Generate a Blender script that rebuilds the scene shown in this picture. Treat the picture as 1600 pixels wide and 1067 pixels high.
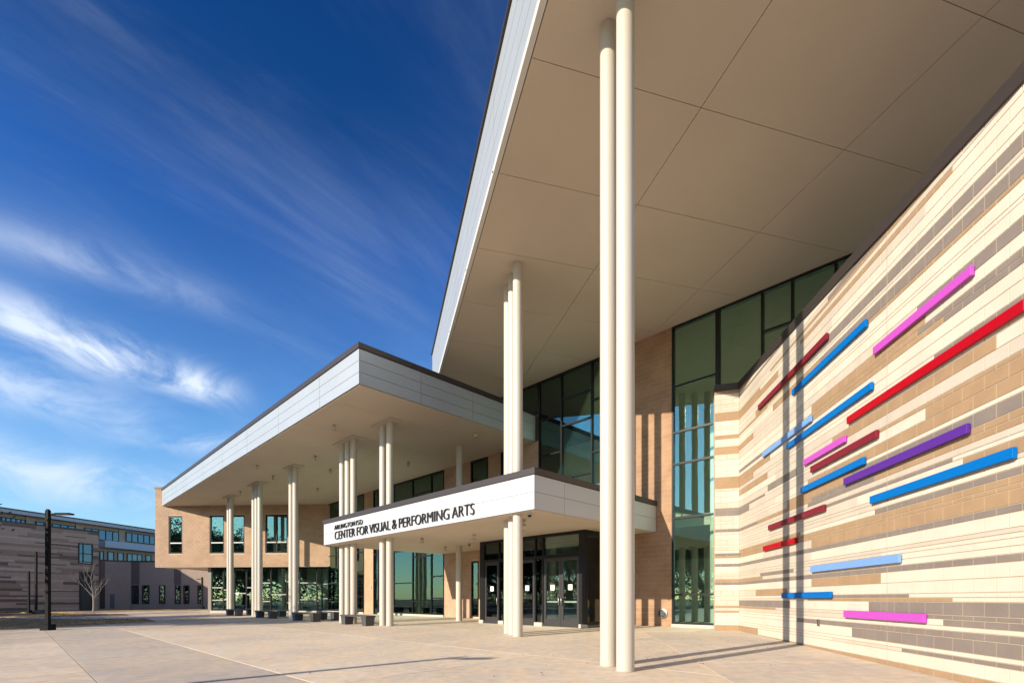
import bpy, bmesh, math, random
from mathutils import Vector, Matrix
R = math.radians
random.seed(7)
for o in list(bpy.data.objects): bpy.data.objects.remove(o)
SC = bpy.context.scene
COL = SC.collection

# ------------------------------------------------------------------ camera
F, CX, HY = 780.0, 800.0, 935.0          # focal length in photo pixels, centre column, horizon row
CAMZ = 1.13
cam = bpy.data.cameras.new('camera'); cam_o = bpy.data.objects.new('camera', cam); COL.objects.link(cam_o)
cam.sensor_width = 36; cam.lens = F/1600*36; cam.shift_y = (HY-533.5)/1600
cam.clip_start = 0.05; cam.clip_end = 3000
cam_o.location = (0, 0, CAMZ); cam_o.rotation_euler = (R(90), 0, 0)
SC.camera = cam_o
SC.cycles.max_bounces = 6; SC.cycles.diffuse_bounces = 3; SC.cycles.glossy_bounces = 3; SC.cycles.transparent_max_bounces = 14

# ------------------------------------------------------------------ sun and sky
SUN_AZ, SUN_EL = 53.7, 20.3              # light travels towards this azimuth (from +Y to +X)
sd = Vector((math.sin(R(SUN_AZ))*math.cos(R(SUN_EL)), math.cos(R(SUN_AZ))*math.cos(R(SUN_EL)), -math.sin(R(SUN_EL))))
sl = bpy.data.lights.new('sun', 'SUN'); sl.energy = 5.0; sl.angle = R(0.53); sl.color = (1.0, 0.88, 0.71)
so = bpy.data.objects.new('sun', sl); COL.objects.link(so); so.location = (-30, -22, 30)
so.rotation_euler = sd.to_track_quat('-Z', 'Y').to_euler()
SC.view_settings.view_transform = 'Standard'; SC.view_settings.look = 'None'
SC.view_settings.exposure = 0.5; SC.view_settings.gamma = 1.0
SC.view_settings.use_curve_mapping = False

world = bpy.data.worlds.new('World'); SC.world = world; world.use_nodes = True
wn = world.node_tree; wn.nodes.clear()
def N(t, kind, **kw):
    n = t.nodes.new(kind)
    for k, v in kw.items(): setattr(n, k, v)
    return n
def math_node(t, op, a, b=None, c=None, clamp=False):
    n = t.nodes.new('ShaderNodeMath'); n.operation = op; n.use_clamp = clamp
    for i, x in enumerate((a, b, c)):
        if x is None: continue
        if isinstance(x, (int, float)): n.inputs[i].default_value = x
        else: t.links.new(x, n.inputs[i])
    return n.outputs[0]
def mixc(t, fac, a, b, mode='MIX'):
    n = t.nodes.new('ShaderNodeMix'); n.data_type = 'RGBA'; n.blend_type = mode
    for key, x in ((0, fac), (6, a), (7, b)):
        if isinstance(x, (int, float)): n.inputs[key].default_value = x
        elif isinstance(x, tuple): n.inputs[key].default_value = (*x, 1) if len(x) == 3 else x
        else: t.links.new(x, n.inputs[key])
    return n.outputs[2]
def build_world():
    t = wn; L = t.links.new
    out = N(t, 'ShaderNodeOutputWorld'); bg = N(t, 'ShaderNodeBackground'); bg.inputs[1].default_value = 0.085
    sky = N(t, 'ShaderNodeTexSky', sky_type='NISHITA'); sky.sun_disc = False
    sky.sun_elevation = R(SUN_EL); sky.sun_rotation = R(SUN_AZ+180); sky.altitude = 300
    sky.air_density = 1.0; sky.dust_density = 0.35; sky.ozone_density = 3.0
    hs = N(t, 'ShaderNodeHueSaturation'); hs.inputs['Hue'].default_value = .503; hs.inputs['Saturation'].default_value = 1.12; hs.inputs['Value'].default_value = 1.0
    L(sky.outputs[0], hs.inputs['Color'])
    tc = N(t, 'ShaderNodeTexCoord'); sp = N(t, 'ShaderNodeSeparateXYZ'); L(tc.outputs['Generated'], sp.inputs[0])
    x, y, z = sp.outputs
    zc = math_node(t, 'MAXIMUM', z, 0.0)
    d = math_node(t, 'ADD', zc, 0.12)
    px = math_node(t, 'DIVIDE', x, d); py = math_node(t, 'DIVIDE', y, d)
    cb = N(t, 'ShaderNodeCombineXYZ'); L(px, cb.inputs[0]); L(py, cb.inputs[1])
    def layer(rot, sx, sy, scale, detail, dist, lo, hi, off=(0, 0, 0), rough=.55):
        rn = N(t, 'ShaderNodeMapping'); rn.inputs['Rotation'].default_value[2] = R(rot); L(cb.outputs[0], rn.inputs[0])
        mp = N(t, 'ShaderNodeMapping'); mp.inputs['Scale'].default_value = (sx, sy, 1); mp.inputs['Location'].default_value = off
        L(rn.outputs[0], mp.inputs[0])
        nz = N(t, 'ShaderNodeTexNoise'); nz.inputs['Scale'].default_value = scale; nz.inputs['Detail'].default_value = detail
        nz.inputs['Roughness'].default_value = rough; nz.inputs['Distortion'].default_value = dist
        L(mp.outputs[0], nz.inputs['Vector'])
        mr = N(t, 'ShaderNodeMapRange'); mr.inputs[1].default_value = lo; mr.inputs[2].default_value = hi; mr.interpolation_type = 'SMOOTHSTEP'
        L(nz.outputs[0], mr.inputs[0]); return mr.outputs[0]
    streak = layer(30, 1.9, .6, 1.2, 10, .9, .45, .88, (3.1, 1.7, 0), .64)
    broad = layer(20, .55, .4, 1.1, 5, .5, .38, .68, (1.0, 5.2, 0))
    fine = layer(38, 4.5, .9, 1.3, 9, 1.2, .25, .85, (7.7, 2.2, 0), .65)
    cirrus = math_node(t, 'MULTIPLY', math_node(t, 'MULTIPLY', streak, broad), math_node(t, 'ADD', math_node(t, 'MULTIPLY', fine, .9), .35))
    cirrus = math_node(t, 'MULTIPLY', cirrus, .24, clamp=True)
    # low puffs: soft patches at directions read from the photograph, broken by noise
    def puff(pxl, pyl, wa, we, amp, lo=.42, hi=.68, tilt=0):
        v = Vector(((pxl-CX)/F, 1, (HY-pyl)/F)).normalized()
        up = Vector((0, 0, 1)); r = v.cross(up).normalized(); u = r.cross(v).normalized()
        r, u = r*math.cos(tilt)+u*math.sin(tilt), u*math.cos(tilt)-r*math.sin(tilt)
        def dot(vec):
            n = N(t, 'ShaderNodeVectorMath', operation='DOT_PRODUCT'); L(tc.outputs['Generated'], n.inputs[0]); n.inputs[1].default_value = vec; return n.outputs['Value']
        a = math_node(t, 'DIVIDE', dot(r), wa); b = math_node(t, 'DIVIDE', dot(u), we)
        q = math_node(t, 'ADD', math_node(t, 'MULTIPLY', a, a), math_node(t, 'MULTIPLY', b, b))
        g = math_node(t, 'POWER', 2.718, math_node(t, 'MULTIPLY', q, -1.0))
        front = math_node(t, 'GREATER_THAN', dot(v), 0)
        return math_node(t, 'MULTIPLY', math_node(t, 'MULTIPLY', g, front), amp)
    mpp = N(t, 'ShaderNodeMapping'); mpp.inputs['Scale'].default_value = (1, 1, 1.9); mpp.inputs['Rotation'].default_value = (0, R(25), 0); L(tc.outputs['Generated'], mpp.inputs[0])
    nz = N(t, 'ShaderNodeTexNoise'); nz.inputs['Scale'].default_value = 6.5; nz.inputs['Detail'].default_value = 11; nz.inputs['Roughness'].default_value = .62; nz.inputs['Distortion'].default_value = .9
    L(mpp.outputs[0], nz.inputs['Vector'])
    mr = N(t, 'ShaderNodeMapRange', interpolation_type='SMOOTHSTEP'); mr.inputs[1].default_value = .33; mr.inputs[2].default_value = .66; L(nz.outputs[0], mr.inputs[0])
    puffs = None
    for p in ((40, 505, .085, .03, 1.1, 0, 0, -.15), (180, 552, .05, .024, 1.5, 0, 0, .1), (305, 597, .05, .025, 1.35, 0, 0, -.1), (90, 745, .26, .035, .8, 0, 0, -.09),
              (300, 690, .12, .02, .55, 0, 0, -.05), (-150, 560, .2, .03, .8, 0, 0, 0), (100, 400, .16, .022, .35, 0, 0, .05)):
        q = puff(*p); puffs = q if puffs is None else math_node(t, 'ADD', puffs, q)
    puffs = math_node(t, 'MULTIPLY', puffs, mr.outputs[0], clamp=True)
    # thin haze veil that thickens near the horizon all around
    soft = None
    for p in ((520, 335, .11, .05, .55, 0, 0, -.75), (120, 395, .22, .045, .5, 0, 0, .05), (560, 455, .13, .04, .5, 0, 0, -.45), (330, 250, .2, .06, .3, 0, 0, -.5), (690, 300, .1, .12, .3, 0, 0, -.9), (420, 500, .2, .03, .35, 0, 0, -.35)):
        q = puff(*p); soft = q if soft is None else math_node(t, 'ADD', soft, q)
    soft = math_node(t, 'MULTIPLY', soft, math_node(t, 'ADD', math_node(t, 'MULTIPLY', fine, .8), .12), clamp=True)
    puffs = math_node(t, 'ADD', puffs, math_node(t, 'MULTIPLY', soft, .22), clamp=True)
    veil = math_node(t, 'MULTIPLY', math_node(t, 'POWER', math_node(t, 'SUBTRACT', 1.0, zc, clamp=True), 9.0), .22)
    veil = math_node(t, 'MULTIPLY', veil, layer(75, .8, .3, .8, 6, .4, .3, .7, (2, 9, 0)))
    cl = math_node(t, 'ADD', math_node(t, 'ADD', cirrus, puffs), veil, clamp=True)
    above = math_node(t, 'GREATER_THAN', z, 0.0)
    cl = math_node(t, 'MULTIPLY', math_node(t, 'MULTIPLY', cl, above), .9)
    # deep clear-air gradient: richer blue overhead, brighter towards the horizon, the same all round
    rp = N(t, 'ShaderNodeValToRGB'); e = rp.color_ramp.elements; rp.color_ramp.interpolation = 'LINEAR'
    e[0].position = 0.0; e[0].color = (1.5, 1.65, 1.55, 1); e[1].position = 1.0; e[1].color = (.13, .40, .8, 1)
    for ps, cc in ((.28, (1.3, 1.66, 1.86)), (.56, (.40, .90, 1.5)), (.66, (.14, .58, 1.02))):
        q = rp.color_ramp.elements.new(ps); q.color = (*cc, 1)
    L(zc, rp.inputs[0])
    skyc = mixc(t, 1.0, hs.outputs[0], rp.outputs[0], 'MULTIPLY')
    col = mixc(t, cl, skyc, (7.4, 8.3, 9.7))
    L(col, bg.inputs[0]); L(bg.outputs[0], out.inputs[0])
build_world()

# ------------------------------------------------------------------ helpers
S2 = math.sqrt(.5)
class Frame:                              # local (x, y, z) -> world
    def __init__(s, ox=0, oy=0, ang=0):
        s.o = Vector((ox, oy)); s.c = math.cos(ang); s.s = math.sin(ang)
    def __call__(s, x, y, z): return (s.o.x+x*s.c-y*s.s, s.o.y+x*s.s+y*s.c, z)
UV = Frame(0, 0, R(45))                   # x = u (away from camera-left towards the facade), y = v (along the facade)
QP = Frame(0, 0, R(15.07))                # high canopy: x = q, y = p
WD = Frame()
def ground_z(u):
    return -.2835 if u < 0 else (0.0 if u > 18.9 else -.015*(18.9-u))
def gz(x, y): return ground_z((x+y)*S2)
def px_on_ground(px, py):
    """photo pixel -> point on the sloping ground"""
    dx, dz = (px-CX)/F, (HY-py)/F
    lo, hi = 1.0, 400.0
    for _ in range(60):
        m = (lo+hi)/2
        if CAMZ+dz*m > gz(dx*m, m): lo = m
        else: hi = m
    return (dx*lo, lo)
def px_v(px, u):                          # photo column -> v on the plane u = const
    r = (px-CX)/F; return u*(1-r)/(1+r)

class MB:
    def __init__(s, fr=WD): s.v = []; s.f = []; s.m = []; s.fr = fr; s.sm = []
    def add(s, vs, fs, mi=0, smooth=False):
        b = len(s.v); s.v += [s.fr(*p) for p in vs]
        for f in fs: s.f.append([i+b for i in f]); s.m.append(mi); s.sm.append(smooth)
        return s
    def box(s, x0, x1, y0, y1, z0, z1, mi=0):
        if x0 > x1: x0, x1 = x1, x0
        if y0 > y1: y0, y1 = y1, y0
        return s.add([(x0,y0,z0),(x1,y0,z0),(x1,y1,z0),(x0,y1,z0),(x0,y0,z1),(x1,y0,z1),(x1,y1,z1),(x0,y1,z1)],
                     [(0,3,2,1),(4,5,6,7),(0,1,5,4),(1,2,6,5),(2,3,7,6),(3,0,4,7)], mi)
    def prism(s, poly, z0, z1, mi=0):     # poly: list of (x, y) ccw; z1 may be a function of (x, y)
        n = len(poly); zf = (lambda x, y: z1) if not callable(z1) else z1; zg = (lambda x, y: z0) if not callable(z0) else z0
        return s.add([(x,y,zg(x,y)) for x,y in poly]+[(x,y,zf(x,y)) for x,y in poly],
                     [tuple(range(n-1,-1,-1)), tuple(range(n,2*n))]+[(i,(i+1)%n,n+(i+1)%n,n+i) for i in range(n)], mi)
    def cyl(s, x, y, z0, z1, r, n=40, r1=None, cap=True, mi=0):
        r1 = r if r1 is None else r1
        vs = [(x+r*math.cos(2*math.pi*i/n), y+r*math.sin(2*math.pi*i/n), z0) for i in range(n)]
        vs += [(x+r1*math.cos(2*math.pi*i/n), y+r1*math.sin(2*math.pi*i/n), z1) for i in range(n)]
        s.add(vs, [(i,(i+1)%n,n+(i+1)%n,n+i) for i in range(n)], mi, True)
        if cap:
            b = len(s.v)-2*n
            s.f.append([b+i for i in range(n-1,-1,-1)]); s.m.append(mi); s.sm.append(False)
            s.f.append([b+n+i for i in range(n)]); s.m.append(mi); s.sm.append(False)
        return s
    def tube(s, pts, rad, n=8, mi=0):     # pts: world/local points, rad: list or number
        rad = [rad]*len(pts) if isinstance(rad, (int, float)) else rad
        P = [Vector(p) for p in pts]; vs = []; fs = []
        for i, p in enumerate(P):
            t = (P[min(i+1, len(P)-1)]-P[max(i-1, 0)]).normalized()
            a = t.orthogonal().normalized() if i == 0 else (a-t*a.dot(t)).normalized()
            b = t.cross(a)
            for k in range(n):
                w = p+(a*math.cos(2*math.pi*k/n)+b*math.sin(2*math.pi*k/n))*rad[i]; vs.append(tuple(w))
        for i in range(len(P)-1):
            for k in range(n): fs.append((i*n+k, i*n+(k+1)%n, (i+1)*n+(k+1)%n, (i+1)*n+k))
        s.add(vs, fs, mi, True)
        e = len(P)-1
        s.add([vs[k] for k in range(n)], [tuple(range(n-1,-1,-1))], mi)
        s.add([vs[e*n+k] for k in range(n)], [tuple(range(n))], mi)
        return s
    def build(s, name, mat, parent=None, bevel=0):
        me = bpy.data.meshes.new(name); me.from_pydata(s.v, [], s.f); me.validate()
        for m in (mat if isinstance(mat, (list, tuple)) else [mat]): me.materials.append(m)
        me.polygons.foreach_set('material_index', s.m); me.polygons.foreach_set('use_smooth', s.sm)
        if bevel:
            bm = bmesh.new(); bm.from_mesh(me)
            bmesh.ops.bevel(bm, geom=bm.edges[:], offset=bevel, segments=1, affect='EDGES', clamp_overlap=True)
            bm.to_mesh(me); bm.free()
        me.update()
        o = bpy.data.objects.new(name, me); COL.objects.link(o)
        if parent is not None: attach(o, parent)
        return o
def attach(o, parent):
    o.parent = parent; o.matrix_parent_inverse = WM(parent).inverted()
def WM(o):
    m = Matrix.LocRotScale(o.location, o.rotation_euler, o.scale)
    return m if o.parent is None else WM(o.parent) @ o.matrix_parent_inverse @ m
def tag(o, label, cat, group=None):
    o['label'] = label; o['category'] = cat
    if group: o['group'] = group
    return o
def thing(name, label, cat, loc, group=None):
    o = bpy.data.objects.new(name, None); COL.objects.link(o); o.location = loc; o.empty_display_size = .3
    return tag(o, label, cat, group)
def structure(o): o['kind'] = 'structure'; return o
def stuff(o): o['kind'] = 'stuff'; return o

# ------------------------------------------------------------------ materials
MATS = {}
def mat(name, col, rough=.6, metal=0, spec=.5, var=.0, vscale=3.0, grain=0, gscale=120, bump=0, bscale=60, bdist=.004, hue=None, stretch=None, coat=0):
    if name in MATS: return MATS[name]
    m = bpy.data.materials.new(name); m.use_nodes = True; t = m.node_tree; L = t.links.new
    b = t.nodes['Principled BSDF']; b.inputs['Roughness'].default_value = rough; b.inputs['Metallic'].default_value = metal
    b.inputs['Specular IOR Level'].default_value = spec
    if coat: b.inputs['Coat Weight'].default_value = coat; b.inputs['Coat Roughness'].default_value = .12
    g = N(t, 'ShaderNodeNewGeometry'); vec = g.outputs['Position']
    if stretch:
        mp = N(t, 'ShaderNodeMapping'); mp.inputs['Scale'].default_value = stretch; L(vec, mp.inputs[0]); vecs = mp.outputs[0]
    else: vecs = vec
    c = N(t, 'ShaderNodeRGB'); c.outputs[0].default_value = (*col, 1); cur = c.outputs[0]
    if var:
        nz = N(t, 'ShaderNodeTexNoise'); nz.inputs['Scale'].default_value = vscale; nz.inputs['Detail'].default_value = 5; L(vecs, nz.inputs['Vector'])
        h = hue or tuple(min(1, x*(1-2.0*var)) for x in col)
        mr = N(t, 'ShaderNodeMapRange'); mr.inputs[1].default_value = .35; mr.inputs[2].default_value = .7; L(nz.outputs[0], mr.inputs[0])
        cur = mixc(t, mr.outputs[0], cur, h)
    if grain:
        nz = N(t, 'ShaderNodeTexNoise'); nz.inputs['Scale'].default_value = gscale; nz.inputs['Detail'].default_value = 2; L(vec, nz.inputs['Vector'])
        mr = N(t, 'ShaderNodeMapRange'); mr.inputs[1].default_value = .3; mr.inputs[2].default_value = .7; mr.inputs[3].default_value = 1-grain; mr.inputs[4].default_value = 1+grain; L(nz.outputs[0], mr.inputs[0])
        n = N(t, 'ShaderNodeVectorMath', operation='SCALE'); L(cur, n.inputs[0]); L(mr.outputs[0], n.inputs['Scale']); cur = n.outputs[0]
    L(cur, b.inputs['Base Color'])
    if bump:
        nz = N(t, 'ShaderNodeTexNoise'); nz.inputs['Scale'].default_value = bscale; nz.inputs['Detail'].default_value = 3; L(vec, nz.inputs['Vector'])
        bp = N(t, 'ShaderNodeBump'); bp.inputs['Strength'].default_value = bump; bp.inputs['Distance'].default_value = bdist; L(nz.outputs[0], bp.inputs['Height']); L(bp.outputs[0], b.inputs['Normal'])
    MATS[name] = m; return m
CREAM = mat('cream block', (.635, .56, .465), .85, var=.05, vscale=1.7, grain=.09, gscale=150, bump=.35, bscale=220, bdist=.002)
SAND = mat('sand block', (.535, .47, .39), .85, var=.05, vscale=1.7, grain=.1, gscale=150, bump=.35, bscale=220, bdist=.002)
TANB = mat('tan block', (.365, .24, .138), .85, var=.07, vscale=2.2, grain=.12, gscale=150, bump=.35, bscale=220, bdist=.002)
GREYB = mat('taupe block', (.225, .187, .165), .85, var=.07, vscale=2.2, grain=.13, gscale=150, bump=.35, bscale=220, bdist=.002)
MORTAR = mat('mortar', (.42, .345, .245), .95, grain=.08)
BRICK = mat('buff facade block', (.485, .325, .21), .88, var=.09, vscale=1.1, grain=.12, gscale=90, bump=.3, bscale=150, bdist=.002)
BRICK2 = mat('pier facade block', (.40, .245, .145), .88, var=.14, vscale=1.4, grain=.12, gscale=90, bump=.3, bscale=150, bdist=.002)
BMORT = mat('facade mortar', (.56, .41, .28), .95)
CONC = mat('light concrete', (.55, .5, .43), .8, var=.08, vscale=2, grain=.06)
WHITE = mat('silver panel', (.40, .435, .465), .38, metal=.15, var=.03, vscale=.5)
SIGNW = mat('white sign panel', (.50, .515, .535), .4, var=.02, vscale=.6)
COPE = mat('dark bronze coping', (.055, .045, .043), .45, metal=.3)
SOFFIT = mat('soffit panel', (.56, .47, .37), .75, var=.035, vscale=.35, grain=.025, gscale=40)
JOINT = mat('joint backing', (.12, .1, .085), .9)
PAINT = mat('cream column paint', (.53, .485, .41), .42, var=.025, vscale=1.2, stretch=(1, 1, .35))
FRAME = mat('black anodised frame', (.014, .0135, .014), .35, metal=.4)
ALU = mat('grey aluminium', (.34, .33, .31), .4, metal=.5)
DOORM = mat('dark door metal', (.045, .043, .046), .4, metal=.3)
STEEL = mat('brushed steel', (.36, .35, .34), .35, metal=1)
LETTER = mat('black letter', (.018, .017, .018), .4)
BENCH = mat('charcoal bench stone', (.06, .06, .064), .6, grain=.15, bump=.2)
POLE = mat('black lamp paint', (.004, .004, .005), .6, spec=.15)
PAPER = mat('paper notice', (.82, .84, .8), .7)
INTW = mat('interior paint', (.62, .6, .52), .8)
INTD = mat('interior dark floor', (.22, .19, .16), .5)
INTC = mat('interior pale column', (.78, .8, .72), .7)
BARK = mat('pale bark', (.42, .375, .33), .9, var=.1, vscale=9)
BARKD = mat('oak bark', (.09, .07, .055), .95, var=.1, vscale=6)
BLUE = mat('blue bar', (.0, .14, .47), .5, spec=.1); LBLUE = mat('light blue bar', (.17, .33, .66), .5, spec=.2)
RED = mat('red bar', (.40, .0, .01), .5, spec=.2); MAROON = mat('maroon bar', (.19, .013, .03), .5, spec=.2)
MAG = mat('magenta bar', (.48, .075, .47), .5, spec=.2); PURP = mat('purple bar', (.09, .022, .27), .5, spec=.2)
DRYG = mat('dormant grass', (.46, .30, .13), .95, var=.22, vscale=2.2, grain=.3, gscale=25, bump=.6, bscale=40, bdist=.03)
SOIL = mat('open ground', (.13, .105, .06), .95, var=.15, vscale=.05, grain=.1, gscale=6)
FBR = [mat('far block pale', (.55, .40, .29), .9, var=.05), mat('far block mid', (.40, .285, .2), .9, var=.05), mat('far block dark', (.22, .15, .11), .9, var=.05), mat('far block cream', (.64, .49, .36), .9, var=.05)]
FTAN = mat('far tan wall', (.58, .44, .31), .9, var=.04); FGREY = mat('far grey wall', (.38, .295, .235), .9, var=.05, grain=.06, gscale=9); FDARK = mat('far dark band', (.15, .115, .1), .9)
FWHITE = mat('far white fascia', (.62, .62, .63), .5)

def concrete_mat(name, col, seed):
    m = bpy.data.materials.new(name); m.use_nodes = True; t = m.node_tree; L = t.links.new
    b = t.nodes['Principled BSDF']; b.inputs['Specular IOR Level'].default_value = .25
    g = N(t, 'ShaderNodeNewGeometry'); oi = N(t, 'ShaderNodeObjectInfo')
    def noise(scale, det, lo, hi, a, bb, off=0, st=None, dist=0):
        mp = N(t, 'ShaderNodeMapping'); mp.inputs['Location'].default_value = (off+seed*3.3, off*1.7, 0); L(g.outputs['Position'], mp.inputs[0])
        if st: mp.inputs['Scale'].default_value = st; mp.inputs['Rotation'].default_value = (0, 0, R(-40))
        n = N(t, 'ShaderNodeTexNoise'); n.inputs['Scale'].default_value = scale; n.inputs['Detail'].default_value = det; n.inputs['Distortion'].default_value = dist; L(mp.outputs[0], n.inputs['Vector'])
        r = N(t, 'ShaderNodeMapRange'); r.inputs[1].default_value = lo; r.inputs[2].default_value = hi; r.inputs[3].default_value = a; r.inputs[4].default_value = bb; L(n.outputs[0], r.inputs[0]); return r.outputs[0], n.outputs[0]
    base = N(t, 'ShaderNodeRGB'); base.outputs[0].default_value = (*col, 1)
    st1, _ = noise(.35, 6, .38, .66, 0, 1, 4, None, .6)
    st2, _ = noise(1.1, 8, .45, .72, 0, .75, 11, (1, .4, 1), 1.2)
    st3, _ = noise(5, 7, .3, .7, .88, 1.1, 17)
    fn, fo = noise(90, 3, .25, .75, .9, 1.1, 2)
    c = mixc(t, st1, base.outputs[0], (col[0]*.85, col[1]*.855, col[2]*.89))
    c = mixc(t, st2, c, (col[0]*1.08, col[1]*.99, col[2]*.86))
    k = math_node(t, 'MULTIPLY', st3, fn)
    k = math_node(t, 'MULTIPLY', k, math_node(t, 'ADD', math_node(t, 'MULTIPLY', oi.outputs['Random'], .22), .89))
    # dark specks and small stains
    vo = N(t, 'ShaderNodeTexVoronoi'); vo.inputs['Scale'].default_value = 1.6; L(g.outputs['Position'], vo.inputs['Vector'])
    sp = N(t, 'ShaderNodeMapRange'); sp.inputs[1].default_value = .02; sp.inputs[2].default_value = .06; sp.inputs[3].default_value = .72; sp.inputs[4].default_value = 1; L(vo.outputs['Distance'], sp.inputs[0])
    k = math_node(t, 'MULTIPLY', k, sp.outputs[0])
    s = N(t, 'ShaderNodeVectorMath', operation='SCALE'); L(c, s.inputs[0]); L(k, s.inputs['Scale']); L(s.outputs[0], b.inputs['Base Color'])
    rg, _ = noise(2.5, 4, .3, .7, .62, .85, 23); L(rg, b.inputs['Roughness'])
    bp = N(t, 'ShaderNodeBump'); bp.inputs['Strength'].default_value = .35; bp.inputs['Distance'].default_value = .004; L(fo, bp.inputs['Height']); L(bp.outputs[0], b.inputs['Normal'])
    return m
PLAZA_A = concrete_mat('warm plaza concrete', (.70, .585, .45), 0)
PLAZA_B = concrete_mat('grey plaza concrete', (.61, .52, .42), 5)

def glass_mat(name, tint, refl, base=.16):
    m = bpy.data.materials.new(name); m.use_nodes = True; t = m.node_tree; L = t.links.new; t.nodes.clear()
    out = N(t, 'ShaderNodeOutputMaterial'); tr = N(t, 'ShaderNodeBsdfTransparent'); gl = N(t, 'ShaderNodeBsdfGlossy'); mx = N(t, 'ShaderNodeMixShader')
    tr.inputs[0].default_value = (*tint, 1); gl.inputs['Color'].default_value = (*refl, 1); gl.inputs['Roughness'].default_value = .012
    fr = N(t, 'ShaderNodeFresnel'); fr.inputs['IOR'].default_value = 1.5
    g = N(t, 'ShaderNodeNewGeometry'); nz = N(t, 'ShaderNodeTexNoise'); nz.inputs['Scale'].default_value = .9; nz.inputs['Detail'].default_value = 1; L(g.outputs['Position'], nz.inputs['Vector'])
    bp = N(t, 'ShaderNodeBump'); bp.inputs['Strength'].default_value = .12; bp.inputs['Distance'].default_value = .012; L(nz.outputs[0], bp.inputs['Height']); L(bp.outputs[0], gl.inputs['Normal'])
    L(math_node(t, 'ADD', math_node(t, 'MULTIPLY', fr.outputs[0], 1.0), base, clamp=True), mx.inputs[0])
    L(tr.outputs[0], mx.inputs[1]); L(gl.outputs[0], mx.inputs[2]); L(mx.outputs[0], out.inputs[0]); return m
GLASS = glass_mat('green tinted glass', (.90, .985, .93), (.60, .90, .80), .15)
DGLASS = glass_mat('door glass', (.84, .9, .87), (.62, .78, .78), .07)
FGLASS = glass_mat('far window glass', (.16, .2, .22), (.28, .42, .55), .2)

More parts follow.
